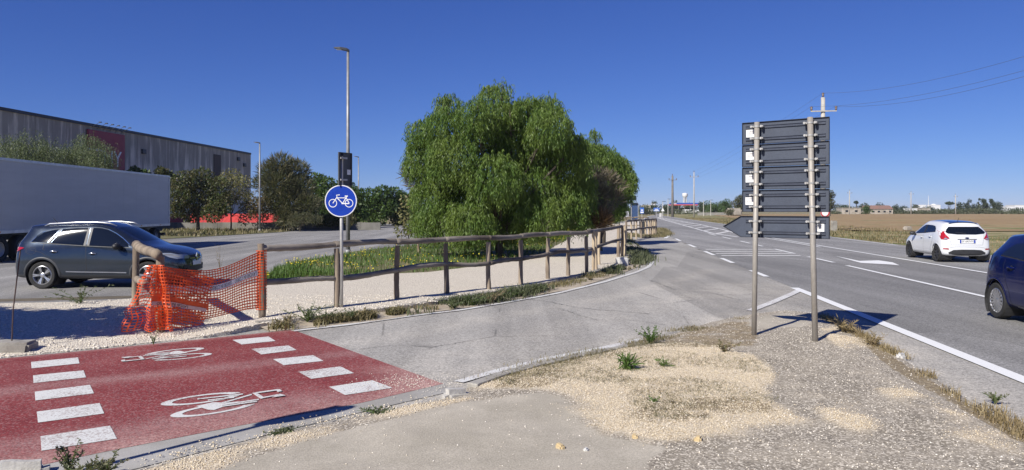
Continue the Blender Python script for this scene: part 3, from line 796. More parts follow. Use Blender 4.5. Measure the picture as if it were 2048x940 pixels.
dry = px_clumps(dx_, dD, [(1190, 390, 26), (1212, 362, 20), (1172, 412, 18), (1228, 398, 18), (1205, 422, 16), (1195, 350, 14), (1235, 372, 12)], .6, 0, 8)
tree('dry_shrub', 'brown dead looking tamarisk shrub at the end of the fence', dx_, dD, 0, dry, 3600, .26, lf_dry, .05, 'feather', 'shrub', seed=9, twigs=16, fork=.25, trunk=bark_pale)
fx, fD = (1197 - CX) / F * 29, 29.0
tuft = px_clumps(fx, fD, [(1197, 438, 15), (1190, 446, 11), (1206, 446, 12)], .3, 0, 9)
tree('dry_bush', 'rusty orange dead bush under the grey brown shrub', fx, fD, .05, tuft, 1500, .30, leafmat('rusty dead needles', [(.17, .10, .05), (.23, .14, .065), (.13, .08, .045)], .1), .03, 'feather', 'shrub', seed=2, twigs=8, trunk=bark_pale)
sx2, sD2 = (815 - CX) / F * 33, 33.0
sap = px_clumps(sx2, sD2, [(820, 425, 26), (835, 400, 20), (806, 455, 18), (830, 450, 20), (815, 395, 14)], .6, 0, 11)
tree('sapling', 'thin sapling with sparse yellow brown leaves left of the huge pepper tree', sx2, sD2, -.1, sap, 750, .13, lf_pale, .035, seed=12, twigs=9, fork=.3)
sx3, sD3 = (838 - CX) / F * 30, 30.0
brn = px_clumps(sx3, sD3, [(838, 358, 24), (828, 335, 16), (846, 380, 18), (815, 345, 10)], .4, 0, 13)
tree('bare_shrub', 'bare brown branches poking from the left side of the huge pepper tree', sx3, sD3, -.1, brn, 1500, .26, lf_dry, .04, 'feather', 'shrub', seed=14, twigs=16, fork=.5, trunk=bark_pale)

# --- trees round the lorry park
def ptree(name, label, cx, D, lst, n, size, mat, **k):
    x = (cx - CX) / F * D; z0 = k.pop('z0', ZP)
    return tree(name, label, x, D, z0, px_clumps(x, D, lst, k.pop('depth', 1.2), z0, k.get('seed', 1)), n, size, mat, **k)
ptree('pepper_tree', 'grey green pepper tree above the lorry trailer, farthest left', 30, 52, [(20, 300, 30), (60, 290, 28), (95, 305, 26), (-15, 305, 30), (45, 318, 34), (85, 325, 30)], 2300, .9, lf_pepper2, kind='weep', r0=.16, seed=21)
ptree('pepper_tree', 'grey green pepper tree in front of the maroon sign on the warehouse', 170, 54, [(150, 300, 20), (178, 285, 20), (205, 305, 20), (165, 318, 24), (195, 325, 24), (222, 325, 12), (120, 312, 20)], 2000, .85, lf_pepper2, kind='weep', r0=.15, seed=22)
ptree('shrub', 'low green treetop just showing over the trailer roof', 275, 75, [(270, 345, 13), (288, 350, 12), (250, 352, 10)], 900, .3, lf_green, r0=.08, seed=23, cat='tree')
ptree('shrub', 'low dark treetop beside the end of the trailer roof', 325, 78, [(322, 346, 12), (335, 356, 14)], 900, .3, lf_dark, r0=.08, seed=24, cat='tree')
ptree('carob_tree', 'round dark carob tree with a clear trunk beside the trailer', 396, 68, [(372, 362, 26), (405, 358, 26), (435, 375, 24), (362, 395, 28), (400, 395, 32), (440, 405, 24), (350, 420, 18), (385, 425, 22), (425, 425, 22), (448, 420, 14), (345, 370, 14)], 11000, .21, lf_dark, r0=.17, seed=25, fork=.42)
ptree('poplar_tree', 'sparse pale tree with yellowing leaves right of the carob tree', 462, 72, [(462, 355, 22), (485, 365, 18), (445, 362, 14), (475, 390, 24), (500, 395, 14), (495, 420, 18), (455, 395, 18), (488, 440, 12)], 3600, .18, lf_pale, r0=.08, seed=26, twigs=8, fork=.4)
ptree('brown_shrub', 'reddish brown bush below the pale tree, left of the far lamp post', 515, 70, [(510, 412, 18), (528, 405, 14), (525, 430, 14), (502, 430, 10)], 1500, .18, leafmat('reddish leaves', [(.09, .055, .03), (.12, .075, .035), (.075, .07, .03)], .15), r0=.05, seed=27, cat='shrub', twigs=8)
ptree('tamarisk_tree', 'tall feathery brownish tamarisk tree right of the far lamp post', 570, 72, [(562, 330, 22), (540, 345, 22), (590, 345, 26), (525, 370, 16), (560, 370, 34), (600, 375, 26), (580, 405, 38), (615, 410, 24), (545, 405, 24), (610, 430, 20), (575, 435, 24)], 19000, .5, lf_tam, kind='feather', r0=.17, seed=28, twigs=10, fork=.3)
ptree('green_tree', 'dense green tree right of the feathery tamarisk', 648, 82, [(632, 362, 18), (650, 372, 22), (625, 390, 24), (660, 395, 26), (640, 420, 26), (668, 425, 22), (622, 430, 18), (655, 440, 18)], 6500, .30, lf_green, r0=.13, seed=29)
ptree('green_tree', 'dense green tree behind the bicycle sign', 700, 84, [(690, 378, 20), (712, 390, 16), (700, 410, 24), (682, 425, 20), (716, 425, 20), (700, 438, 18)], 5200, .30, lf_green, r0=.13, seed=30)
ptree('dark_tree', 'dark tree left of the thin sapling at the back of the lorry park', 752, 96, [(740, 395, 22), (765, 388, 20), (750, 415, 26), (728, 420, 20), (775, 412, 20), (760, 434, 18), (738, 436, 16)], 5200, .34, lf_green, r0=.13, seed=31)
ptree('dark_tree', 'dark tree at the back of the lorry park half behind the sapling', 800, 98, [(790, 392, 20), (808, 400, 18), (795, 418, 24), (815, 425, 18), (795, 438, 16)], 4000, .34, lf_green, r0=.13, seed=32)
ptree('low_shrub', 'low grey green shrub at the foot of the feathery tamarisk', 600, 70, [(590, 440, 14), (612, 438, 14), (632, 440, 12)], 2200, .24, lf_tam, kind='feather', r0=.05, seed=35, cat='shrub')
ptree('low_shrub', 'low dark shrub under the trees behind the bicycle sign', 665, 74, [(640, 440, 14), (660, 440, 14), (680, 440, 13), (700, 440, 12)], 3000, .22, lf_dark, r0=.05, seed=33, cat='shrub')

# --- tree out of the picture on the left whose shade falls over the path
tree('shade_tree', 'leafy tree beside the path outside the left edge of the picture', -12.0, 6.6, 0, [(0, 0, 4.2, 1.5, 1.1), (1.2, .5, 4.6, 1.2, .9), (-1.2, .3, 4.5, 1.4, 1.0), (2.2, .3, 4.4, .9, .7), (.4, -1, 4.9, 1.2, .9), (3.0, .8, 4.0, .7, .5), (-2.6, 0, 4.6, 1.5, 1.0), (-4.2, .2, 4.8, 1.5, 1.0), (1.0, 1.2, 3.7, .9, .7)], 16000, .22, lf_green, .18, seed=40)

# --- grass and weeds
def blades(name, P, h, w, mat, lean=.5, label=None, parent=None, kind='stuff'):
    """curved two-segment blades, 5 corners each (quad + triangle folded into two quads)"""
    P = np.asarray(P, float); n = len(P)
    h = h * rng.uniform(.4, 1.3, n); a = rng.uniform(0, 6.283, n); s = lean * rng.uniform(.2, 1.4, n)
    d = np.stack([np.cos(a), np.sin(a), np.zeros(n)], 1); p = np.stack([-np.sin(a), np.cos(a), np.zeros(n)], 1)
    up = np.array([0, 0, 1.0]); W = (w * rng.uniform(.6, 1.3, n))[:, None]
    m = P + up * (h * .55)[:, None] + d * (h * s * .3)[:, None]; t = P + up * h[:, None] * np.clip(1 - s * .3, .2, 1)[:, None] + d * (h * s)[:, None]
    V = np.stack([P - p * W / 2, P + p * W / 2, m + p * W * .38, m - p * W * .38, t + p * W * .05, t - p * W * .05], 1).reshape(-1, 3)
    b = np.arange(n)[:, None] * 6
    Fq = np.concatenate([b + np.array([0, 1, 2, 3]), b + np.array([3, 2, 4, 5])], 0)
    o = np_mesh(name, V, Fq, mat, parent)
    if label: tag(o, label, kind=kind)
    return o
g_fresh = leafmat('fresh weeds', [(.045, .095, .018), (.075, .145, .026), (.11, .18, .04)], .3)
g_mixed = leafmat('half dry weeds', [(.09, .10, .04), (.17, .15, .07), (.28, .22, .12)], .25)
g_straw = leafmat('straw', [(.30, .23, .12), (.40, .32, .18), (.24, .17, .08)], .25)
g_dark = leafmat('grey green weeds', [(.05, .065, .03), (.085, .10, .05), (.13, .14, .08)], .25)

g_weed = leafmat('dusty grey green weeds', [(.09, .105, .05), (.14, .155, .085), (.20, .20, .12), (.16, .13, .075)], .25)
vp = np.array(VP); nvp = 24; nup = 90
u = rng.random((46000, 2)); u[:, 1] **= .9
ii = u[:, 0] * (nup - 2); jj = u[:, 1] * (nvp - 2); i0 = ii.astype(int); j0 = jj.astype(int)
G = vp.reshape(nup, nvp, 3); Pg = G[i0, j0] * ((1-ii+i0) * (1-jj+j0))[:, None] + G[i0+1, j0] * ((ii-i0) * (1-jj+j0))[:, None] + G[i0, j0+1] * ((1-ii+i0) * (jj-j0))[:, None] + G[i0+1, j0+1] * ((ii-i0) * (jj-j0))[:, None]
dens = vnoise(Pg[:, :3], .45, 3); Pg2 = Pg[dens > -.32]
blades('verge_weeds', Pg2[:34000], .20, .022, g_fresh, .6, 'green weeds growing thickly on the verge')
blades('verge_straw', Pg[(dens < -.12)][:2600], .18, .014, g_straw, .6, 'dry straw among the weeds of the verge')
# yellow flowers
fl = Pg[(vnoise(Pg, .7, 2) > .02)][:5200] + np.array([0, 0, .13]); fl[:, 2] += rng.uniform(0, .1, len(fl))
m_flower = flat('yellow petals', (.75, .60, .03), .6)
q = .017 * rng.uniform(.7, 1.3, (len(fl), 1)); a = rnd_unit(len(fl)) * np.array([1, 1, .4]); a /= np.linalg.norm(a, axis=1, keepdims=True); b = np.cross(a, rnd_unit(len(fl))); b /= np.linalg.norm(b, axis=1, keepdims=True)
V = np.stack([fl + a*q, fl + b*q, fl - a*q, fl - b*q], 1).reshape(-1, 3)
tag(np_mesh('yellow_flowers', V, np.arange(len(V)).reshape(-1, 4), m_flower), 'small yellow flowers dotted over the green verge', kind='stuff')

def along(pts, n, spread, z=0.0, lo=0.0, hi=1.0):
    P = resample([tuple(p) for p in pts], 400); t = rng.uniform(lo, hi, n) * 398; k = t.astype(int)
    c = P[k] + (P[k+1] - P[k]) * (t - k)[:, None]
    c[:, :2] += rng.normal(0, spread, (n, 2)); c[:, 2] = z
    return c
def patchy(P, s, thr): return P[vnoise(P, s, 2) > thr]
KE = [(p.x, p.y, 0) for p in KERB]
K_off = [tuple(at(x, y + 5)) for x, y in kerb_px]
blades('kerb_grass', patchy(along(K_off, 15000, .15, .01, .07, 1), 1.3, .04), .12, .014, g_mixed, .7, 'half dry grass growing along the kerb')
blades('kerb_weeds', patchy(along(K_off, 14000, .16, .01, .05, 1), .9, .16), .18, .024, g_dark, .8, 'grey green weeds growing in clumps along the kerb')
blades('kerb_tangle', patchy(along([tuple(at(x, y)) for x, y in [(556, 657), (620, 650), (690, 642), (770, 632), (800, 626)]], 5200, .13, .01), 1.6, .05), .13, .016, g_mixed, .9, 'tangled half dry weeds covering the kerb under the bicycle sign')
blades('kerb_thicket', patchy(along([tuple(at(x, y)) for x, y in [(900, 612), (960, 605), (1020, 594), (1080, 580)]], 4500, .16, .01), 1.5, -.05), .17, .018, g_dark, .9, 'thick grey green weeds on the kerb below the middle of the fence')
blades('nose_weeds', along([tuple(p) for p in NOSE[:6]], 4200, .28, .02), .22, .03, g_mixed, .7, 'dry weeds round the second kerb nose')
blades('nose_greenery', along([tuple(at(1258, 500)), tuple(at(1268, 512)), tuple(at(1285, 520)), tuple(at(1270, 530))], 2600, .22, .02), .24, .03, g_dark, .8, 'dark weeds on the corner of the kerb')
isl_r = [tuple(at(x, y, .03)) for x, y in [(1640, 632), (1690, 655), (1750, 688), (1800, 716), (1850, 745), (1925, 790), (2000, 838), (2100, 898)]]
blades('island_edge_straw', patchy(along(isl_r, 5200, .07, .02), 1.3, -.12), .085, .007, g_straw, .8, 'dry straw along the right edge of the island')
isl_l = [tuple(at(x, y, .03)) for x, y in [(990, 765), (1100, 728), (1200, 706), (1280, 688), (1350, 668), (1420, 648), (1500, 640)]]
blades('island_edge_grass', patchy(along(isl_l, 5200, .12, .03), 1.2, -.05), .055, .006, g_mixed, 1.0, 'short half dry grass along the left edge of the island')
cl = rng.random((26000, 2)); Pc = np.array([at(980 + 620 * a, 690 + 180 * b, .05) for a, b in cl]); ok = patchy(Pc, 1.25, .02)
ok = ok[inside(ok, [tuple(at(x, y, .05)) for x, y in [(985, 768), (1150, 720), (1290, 690), (1420, 690), (1520, 730), (1560, 800), (1500, 845), (1330, 850), (1240, 830), (1150, 795), (1060, 785)]])]
ok[:, 2] = .075
blades('island_straw', ok[:7500], .05, .004, leafmat('brown dry stems', [(.13, .10, .05), (.22, .17, .09), (.32, .26, .15), (.11, .12, .05)], .15), 2.4, 'sparse half dry stems lying over the yellow gravel')
# grass of the back verge and the roadside on the right
Pb = np.array([at(x, y, ZP + .03) for x, y in zip(rng.uniform(325, 660, 6000), rng.uniform(452, 473, 6000))])
okb = inside(Pb, [tuple(at(x, y, ZP + .03)) for x, y in [(320, 478), (430, 471.5), (560, 464), (640, 456), (660, 452), (560, 455), (300, 458.5)]])
blades('back_verge_grass', Pb[okb], .28, .06, g_mixed, .5, 'grass growing along the back verge')
dd2 = rng.uniform(20, 170, 26000); Pr = np.stack([np.array([XR(d) for d in dd2]) + 1.2 + rng.random(26000) ** 1.2 * 11, dd2, np.full(26000, -.08)], 1)
pr = patchy(Pr, .13, -.05)
blades('roadside_grass', pr[:9000], .26, .045, g_mixed, .6, 'mixed grass on the verge beyond the far lane')
blades('roadside_straw', Pr[:7000], .2, .035, g_straw, .6, 'straw coloured grass on the verge beyond the far lane')

def weed(name, label, p, n, h, spread, mat, wide=.012, stems=6, cat='weed', seed=1, leafy=True):
    """small plant: branching stems with many little leaves"""
    q = random.Random(seed); t = thing(name, label, cat, tuple(p))
    mb = MB(); C = []; D = []
    for k in range(stems):
        a = q.uniform(0, 6.28); s = q.uniform(.2, 1) * spread; hh = h * q.uniform(.5, 1.1)
        pts = [Vector((0, 0, -.02)), Vector((math.cos(a) * s * .35, math.sin(a) * s * .35, hh * .5)), Vector((math.cos(a) * s, math.sin(a) * s, hh))]
        mb.tube(pts, [.004, .003, .0015], 4, False)
        for _ in range(n // stems):
            u_ = q.uniform(.1, 1); c = pts[0].lerp(pts[1], u_ * 2) if u_ < .5 else pts[1].lerp(pts[2], u_ * 2 - 1)
            C.append(tuple(c)); D.append((q.gauss(0, 1) + math.cos(a) * .4, q.gauss(0, 1) + math.sin(a) * .4, q.gauss(.5, .6)))
    mb.build('stem', bark_pale if mat is g_mixed or mat is g_straw else g_fresh, t)
    L = np.array([q.uniform(.5, 1.2) for _ in C]) * wide * (3.2 if leafy else 9)
    leaves('foliage', C, D, L, L * (.42 if leafy else .12), mat, t)
    return t
weed('weed', 'bushy green weed at the tip of the island beside the grey road', at(1302, 686, .05), 520, .20, .24, g_fresh, .010, 22, seed=1)
weed('grass_tuft', 'green grass tuft in the middle of the yellow gravel', at(1257, 741, .07), 160, .16, .13, g_fresh, .014, 14, seed=2, leafy=False, cat='grass')
weed('grass_tuft', 'small green grass tuft at the upper edge of the yellow gravel', at(1328, 737, .07), 60, .09, .07, g_fresh, .011, 9, seed=3, leafy=False, cat='grass')
weed('weed', 'tiny green sprout low in the yellow gravel', at(1305, 806, .08), 60, .06, .09, g_fresh, .008, 7, seed=4)
weed('dry_weed', 'greyish dry weed behind the yellow gravel, left of the left sign post', at(1450, 706, .07), 260, .14, .22, g_mixed, .011, 10, seed=5)
weed('dry_weed', 'straw tuft beside the right sign post', at(1690, 664, .05), 240, .17, .20, g_straw, .012, 18, seed=6, leafy=False)
weed('dry_weed', 'straw tuft at the right edge of the island, in the sign shadow', at(1745, 690, .05), 200, .13, .18, g_straw, .010, 14, seed=16, leafy=False)
weed('weed', 'grey green weed at the right edge of the island', at(1990, 802, .03), 260, .075, .15, g_weed, .009, 14, seed=7)
weed('weed', 'bushy grey weed in the bottom left corner, taller of the two', at(140, 948, .02), 420, .20, .13, g_weed, .010, 9, seed=8)
weed('weed', 'bushy grey green weed in the bottom left corner beside the gutter', at(212, 950, .02), 420, .165, .13, g_weed, .010, 10, seed=9)
weed('weed', 'grey weed low between the two bushy ones in the bottom left corner', at(172, 954, .02), 300, .10, .14, g_weed, .010, 10, seed=19)
weed('weed', 'thin twiggy weed on the gravel in front of the orange net', at(307, 686, .05), 40, .17, .13, g_dark, .009, 6, seed=10)
weed('weed', 'tall spindly weed stalk in the lorry park left of the fence end', at(440, 540, ZP), 110, .85, .35, g_mixed, .012, 7, seed=11)
weed('weed', 'leggy dark weed on the soil edge in front of the car', at(160, 606, ZT), 330, .30, .75, g_dark, .016, 12, seed=12)
weed('weed', 'flat dark green mat of weed on the gutter, smaller one', at(757, 826, .02), 500, .02, .22, g_dark, .008, 22, seed=13)
weed('weed', 'flat dark green mat of weed on the gutter, nearer the camera', at(570, 865, .02), 500, .025, .17, g_dark, .008, 22, seed=14)
weed('weed', 'wiry grey weed on the kerb near the bicycle sign', at(615, 641, .06), 520, .26, .50, g_dark, .012, 26, seed=15)

for k, (px_, py_, h_, sp_) in enumerate([(575, 648, .17, .25), (650, 640, .18, .34), (700, 636, .17, .3), (735, 632, .15, .25), (905, 612, .16, .28), (945, 606, .22, .4), (985, 600, .24, .4), (1020, 592, .2, .35), (1075, 580, .16, .35), (1180, 556, .2, .35), (1230, 540, .22, .3)]):
    where = ['left of the bicycle sign pole', 'under the bicycle sign', 'just right of the bicycle sign pole', 'below the first gap right of the bicycle sign', 'before the fourth fence post', 'biggest clump before the middle of the fence', 'right half of the biggest kerb clump', 'right end of the biggest kerb clump', 'below the sixth fence gap', 'below the cluster of pale posts', 'beside the pale concrete block'][k]
    w_ = weed('kerb_weed', 'bushy weed clump on the kerb, ' + where, at(px_, py_ + 4, .02), 420, h_, sp_, g_dark if k % 3 else g_mixed, .012, 20, seed=100 + k)
    w_['group'] = 'weed clumps along the kerb'
# ================================================================ VEHICLES
def paint(name, c, metal, flake=.0, rough=.28, coat=1.0):
    n = NT(name); v = n.pos(False)
    f = n.noise(v, 900, 1)
    col = n.mix(n.mapr(f, .35, .65), tuple(x * (1 - flake) for x in c), tuple(min(1, x * (1 + flake)) for x in c))
    dirt = n.math('MULTIPLY', n.mapr(n.noise(v, 2.5, 6, .7), .4, .75), .07)
    col = n.mix(dirt, col, (.22, .19, .15))
    n.base(col, n.math('ADD', rough, n.math('MULTIPLY', dirt, .8)), metal)
    n.b.inputs['Coat Weight'].default_value = coat; n.b.inputs['Coat Roughness'].default_value = .03
    n.b.inputs['Specular IOR Level'].default_value = .3
    return n.m
cp_grey = paint('dark blue grey car paint', (.045, .060, .086), .75, .15, .18)
cp_white = paint('white car paint', (.66, .67, .68), 0, .0, .3)
cp_navy = paint('dark navy car paint', (.001, .005, .055), .0, .2, .12, .30)
cp_black = paint('black car paint', (.012, .016, .035), .2, .1, .2)

def cc(xl, xb, xt, xr, w, zf, zs, zm, zsh, zb, zt, ze, zr, yb, yt, ye, yr, zc=None, xc=None):
    """one station of the half section, floor centre to roof centre: 11 points (x, y, z)"""
    return [(xl, 0, zf), (xl, w*.85, zf), (xl, w*.97, zs), (xl, w, zm), (xl + (xb-xl)*.35, w*.985, zsh), (xb, yb, zb), (xb, yb-.015, zb+.03), (xt, yt, zt), (xt + (xr-xt)*.4, ye, ze), (xr, yr, zr), (xr if xc is None else xc, 0, zr + .025 if zc is None else zc)]

def car_shell(cols, mat_of, bulge=(-.06, .07), arches=(), level=3):
    """cols rear to front; returns (verts, faces, material ids) after subdivision, wheel arches cut out"""
    n = len(cols); V = []; idx = {}
    def vid(i, j, s):
        if j in (0, 10): s = 0
        k = (i, j, s)
        if k not in idx:
            x, y, z = cols[i][j]; idx[k] = len(V); V.append((x, y * (s if s else 1), z))
        return idx[k]
    Fs = []; Ms = []
    for i in range(n-1):
        for j in range(10):
            for s in (1, -1):
                q = [vid(i, j, s), vid(i+1, j, s), vid(i+1, j+1, s), vid(i, j+1, s)]
                Fs.append(q if s < 0 else q[::-1]); Ms.append(mat_of(i, j))
    for end, i, bl in ((-1, 0, bulge[0]), (1, n-1, bulge[1])):
        mids = {}
        for j in range(1, 10):
            x, y, z = cols[i][j]; mids[j] = len(V); V.append((x + bl * min(1, y / .7), 0, z))
        for s in (1, -1):
            for j in range(1, 9):
                q = [vid(i, j, s), vid(i, j+1, s), mids[j+1], mids[j]]
                Fs.append(q if s * end > 0 else q[::-1]); Ms.append(mat_of('rear' if end < 0 else 'front', j))
            q = [vid(i, 9, s), vid(i, 10, 0), mids[9]]; Fs.append(q if s * end > 0 else q[::-1]); Ms.append(mat_of('rear' if end < 0 else 'front', 9))
            q = [vid(i, 0, 0), vid(i, 1, s), mids[1]]; Fs.append(q if s * end > 0 else q[::-1]); Ms.append(mat_of('rear' if end < 0 else 'front', 0))
    me = bpy.data.meshes.new('shell'); me.from_pydata(V, [], Fs); 
    keys = sorted(set(Ms))
    for k in keys: me.materials.append(None)
    me.polygons.foreach_set('material_index', [keys.index(m) for m in Ms])
    o = bpy.data.objects.new('shell', me); COL.objects.link(o)
    md = o.modifiers.new('s', 'SUBSURF'); md.levels = level; md.render_levels = level
    dg = bpy.context.evaluated_depsgraph_get(); dg.update()
    ev = bpy.data.meshes.new_from_object(o.evaluated_get(dg)); bpy.data.objects.remove(o)
    co = np.empty(len(ev.vertices) * 3); ev.vertices.foreach_get('co', co); co = co.reshape(-1, 3)
    faces = [tuple(p.vertices) for p in ev.polygons]; mi = [keys[p.material_index] for p in ev.polygons]
    bvh = BVHTree.FromPolygons([tuple(c) for c in co], faces)
    for (xa, za, ra) in arches:
        r = np.hypot(co[:, 0] - xa, co[:, 2] - za); side = np.abs(co[:, 1]) > .45
        inn = (r < ra) & side
        keep = [k for k, f in enumerate(faces) if not all(inn[v] for v in f)]
        faces = [faces[k] for k in keep]; mi = [mi[k] for k in keep]
        for v in np.nonzero(inn)[0]:
            d = co[v, [0, 2]] - (xa, za)
            if d[1] < 0:                                # below the hub: straight fore and aft
                co[v, 0] = xa + math.copysign(math.sqrt(max(ra * ra - d[1] ** 2, 0)), d[0])
            else:
                d = d / (np.linalg.norm(d) + 1e-9) * ra
                co[v, 0] = xa + d[0]; co[v, 2] = za + d[1]
    return co, faces, mi, bvh

def sub_mesh(co, faces, mi, key, name, mat, parent, inset=0.0):
    fs = [f for f, m in zip(faces, mi) if m == key]
    if not fs: return None
    used = sorted({v for f in fs for v in f}); rm = {v: k for k, v in enumerate(used)}
    me = bpy.data.meshes.new(name); me.from_pydata([tuple(co[v]) for v in used], [], [tuple(rm[v] for v in f) for f in fs]); me.update()
    o = link(name, me, mat, parent, True); me.set_sharp_from_angle(angle=R(50))
    return o

AX = {'right': (Vector((0, -4, 0)), Vector((0, 1, 0)), (0, 2)), 'left': (Vector((0, 4, 0)), Vector((0, -1, 0)), (0, 2)),
      'rear': (Vector((-6, 0, 0)), Vector((1, 0, 0)), (1, 2)), 'front': (Vector((6, 0, 0)), Vector((-1, 0, 0)), (1, 2)), 'top': (Vector((0, 0, 5)), Vector((0, 0, -1)), (0, 1))}
def drape_pt(bvh, axis, a, b, off):
    o, d, (i, j) = AX[axis]; p = o.copy(); p[i] = a; p[j] = b
    h = bvh.ray_cast(p, d)
    if h[0] is None:
        q = p.copy(); k = 3 - i - j; q[k] = 0
        hh = bvh.find_nearest(q + (-d) * 0.9); return hh[0] + (-d) * off
    return h[0] - d * off
def drape_poly(bvh, axis, poly, name, mat, parent, off=.006, cell=.05, smooth=True):
    bm = bmesh.new(); vs = [bm.verts.new((p[0], p[1], 0)) for p in poly]; bm.faces.new(vs)
    for k in (0, 1):
        lo = min(p[k] for p in poly); hi = max(p[k] for p in poly); c = lo + cell
        while c < hi - .2 * cell:
            pc = [0, 0, 0]; pc[k] = c; pn = [0, 0, 0]; pn[k] = 1
            bmesh.ops.bisect_plane(bm, geom=bm.verts[:] + bm.edges[:] + bm.faces[:], plane_co=pc, plane_no=pn); c += cell
    for v_ in bm.verts: v_.co = drape_pt(bvh, axis, v_.co.x, v_.co.y, off)
    me = bpy.data.meshes.new(name); bm.to_mesh(me); bm.free()
    return link(name, me, mat, parent, smooth)
def drape_line(bvh, axis, pts, w, mb, off=.004, n=24):
    P = resample([(p[0], p[1], 0) for p in pts], n); d = -AX[axis][1]
    q = [drape_pt(bvh, axis, p[0], p[1], off) for p in P]
    mb.strip(q, w, False, d); return mb
def text_on(s, size, M, mat, name, parent):
    me = text_mesh(s, size); me.transform(M); return link(name, me, mat, parent)

def wheel(parent, x, y, r, width, spokes, rim_mat, style='double', name='wheel'):
    """y sign gives the outer side"""
    s = 1 if y > 0 else -1
    M = Matrix.Translation((x, y, r)) @ Matrix.Rotation(R(-90) * s, 4, 'X')       # local +z = outward
    w = width / 2; rr = r * .70
    prof = [(rr, -w), (r*.93, -w), (r*.985, -w*.8), (r, -w*.45), (r, w*.45), (r*.985, w*.8), (r*.93, w), (r*.80, w*1.02), (rr, w*.9), (rr, -w)]
    t = MB().lathe(prof, 40, M).build(name, black_rubber, parent, True, autos=R(40))
    d = MB(); d.lathe([(rr*.99, -w*.5), (rr*.99, w*.86), (rr*.94, w*.92), (rr*.90, w*.80), (rr*.90, -w*.4)], 40, M)
    hub = rr * .2
    for k in range(spokes):
        a = 2 * math.pi * (k + .5) / spokes
        for off in ((-.055, .055) if style == 'double' else (0,)):
            a0 = a + off * .6; a1 = a + off * (1.9 if style == 'double' else 1)
            ws = rr * (.05 if style == 'double' else (.075 if style == 'multi' else .13))
            p0 = Vector((math.cos(a0) * hub, math.sin(a0) * hub, w*.62)); p1 = Vector((math.cos(a1) * rr*.93, math.sin(a1) * rr*.93, w*.80))
            tn = Vector((-math.sin(a), math.cos(a), 0)) * ws
            vs = [p0 - tn, p0 + tn, p1 + tn * 1.25, p1 - tn * 1.25]
            up = Vector((0, 0, w*.12))
            d.add([M @ q for q in vs] + [M @ (q + up) for q in vs], [(4, 5, 6, 7), (0, 1, 5, 4), (1, 2, 6, 5), (2, 3, 7, 6), (3, 0, 4, 7)] if True else [])
    d.lathe([(0, w*.80), (hub*.8, w*.80), (hub*1.25, w*.70), (hub*1.25, w*.3)], 20, M)
    d.build('rim', rim_mat, t, True, autos=R(30))
    b = MB().lathe([(0, w*.22), (rr*.90, w*.22)], 32, M); b.build('brake_disc', pmat('brake disc', (.05, .05, .05), (.03, .03, .03), .5), t)
    return t

def wheel_well(parent, x, z, ra, y0, y1):
    for s in (1, -1):
        mb = MB()
        n = 20; ang = [math.pi * (-.22 + 1.44 * k / n) for k in range(n + 1)]
        o_ = [(x + math.cos(a) * (ra - .002), s * y1, z + math.sin(a) * (ra - .002)) for a in ang]; i_ = [(p[0], s * y0, p[2]) for p in o_]
        mb.add(o_ + i_, [(k, k+1, n+2+k, n+1+k) for k in range(n)])
        c = len(mb.v); mb.v.append((x, s * y0, z)); base = c - (n + 1)
        mb.f += [(c, base + k, base + k + 1) for k in range(n)]
        mb.build('wheel_well', black_plastic, parent)

def arch_trim(bvh, parent, x, z, ra, wd, mat, a0=-20, a1=200, out=.012):
    for axis in ('left', 'right'):
        d = -AX[axis][1]; mb = MB(); n = 28; rows = []
        for k in range(n + 1):
            a = R(a0 + (a1 - a0) * k / n); ca, sa = math.cos(a), math.sin(a)
            p1 = drape_pt(bvh, axis, x + ca * (ra + wd), z + sa * (ra + wd), .003); p2 = drape_pt(bvh, axis, x + ca * (ra + wd * .8), z + sa * (ra + wd * .8), out)
            p3 = drape_pt(bvh, axis, x + ca * (ra + .01), z + sa * (ra + .01), out); p4 = Vector((x + ca * (ra - .012), p3.y - d.y * .06, z + sa * (ra - .012)))
            rows.append([p1, p2, p3, p4])
        vs = [p for r_ in rows for p in r_]
        mb.add(vs, [(k*4+j, k*4+j+1, (k+1)*4+j+1, (k+1)*4+j) for k in range(n) for j in range(3)])
        mb.build('arch_trim', mat, parent, True)

def seam(bvh, parent, lines, name='door_seam', w=.009, mat=None, off=.003):
    mb = MB()
    for axis, pts in lines: drape_line(bvh, axis, pts, w, mb, off)
    return mb.build(name, mat or black_plastic, parent)

def handle(bvh, parent, axis, x, z, mat, l=.2):
    p = drape_pt(bvh, axis, x, z, 0); d = -AX[axis][1]
    mb = MB(); mb.tube([p + Vector((-l/2, 0, -.005)) - d*.01, p + Vector((-l*.38, 0, 0)) + d*.03, p + Vector((0, 0, .006)) + d*.04, p + Vector((l*.38, 0, 0)) + d*.03, p + Vector((l/2, 0, -.005)) - d*.01], [.012, .017, .018, .017, .012], 8)
    cup = MB(); pts = [(x + l*.33*math.cos(a), z - .008 + .042*math.sin(a)) for a in np.linspace(0, 6.283, 15)[:-1]]
    o = mb.build('door_handle', mat, parent, True)
    drape_poly(bvh, axis, pts, 'handle_cup', black_plastic, o, .002, .04)
    return o
def mirror(parent, x, y, z, mat, s=1.0):
    sg = 1 if y > 0 else -1
    mb = MB(); M = Matrix.Translation((x, y + sg * .11, z)) @ Matrix.Diagonal((.09 * s, .125 * s, .085 * s, 1))
    pr = [(math.sin(t), -math.cos(t)) for t in np.linspace(0.02, 3.12, 10)]
    mb.lathe(pr, 16, M @ Matrix.Rotation(R(90), 4, 'X'))
    o = mb.build('wing_mirror', mat, parent, True)
    MB().tube([(x + .03, y - sg*.06, z - .06), (x, y + sg*.06, z - .04)], [.035, .03], 8).build('mirror_arm', black_plastic, o, True)
    return o

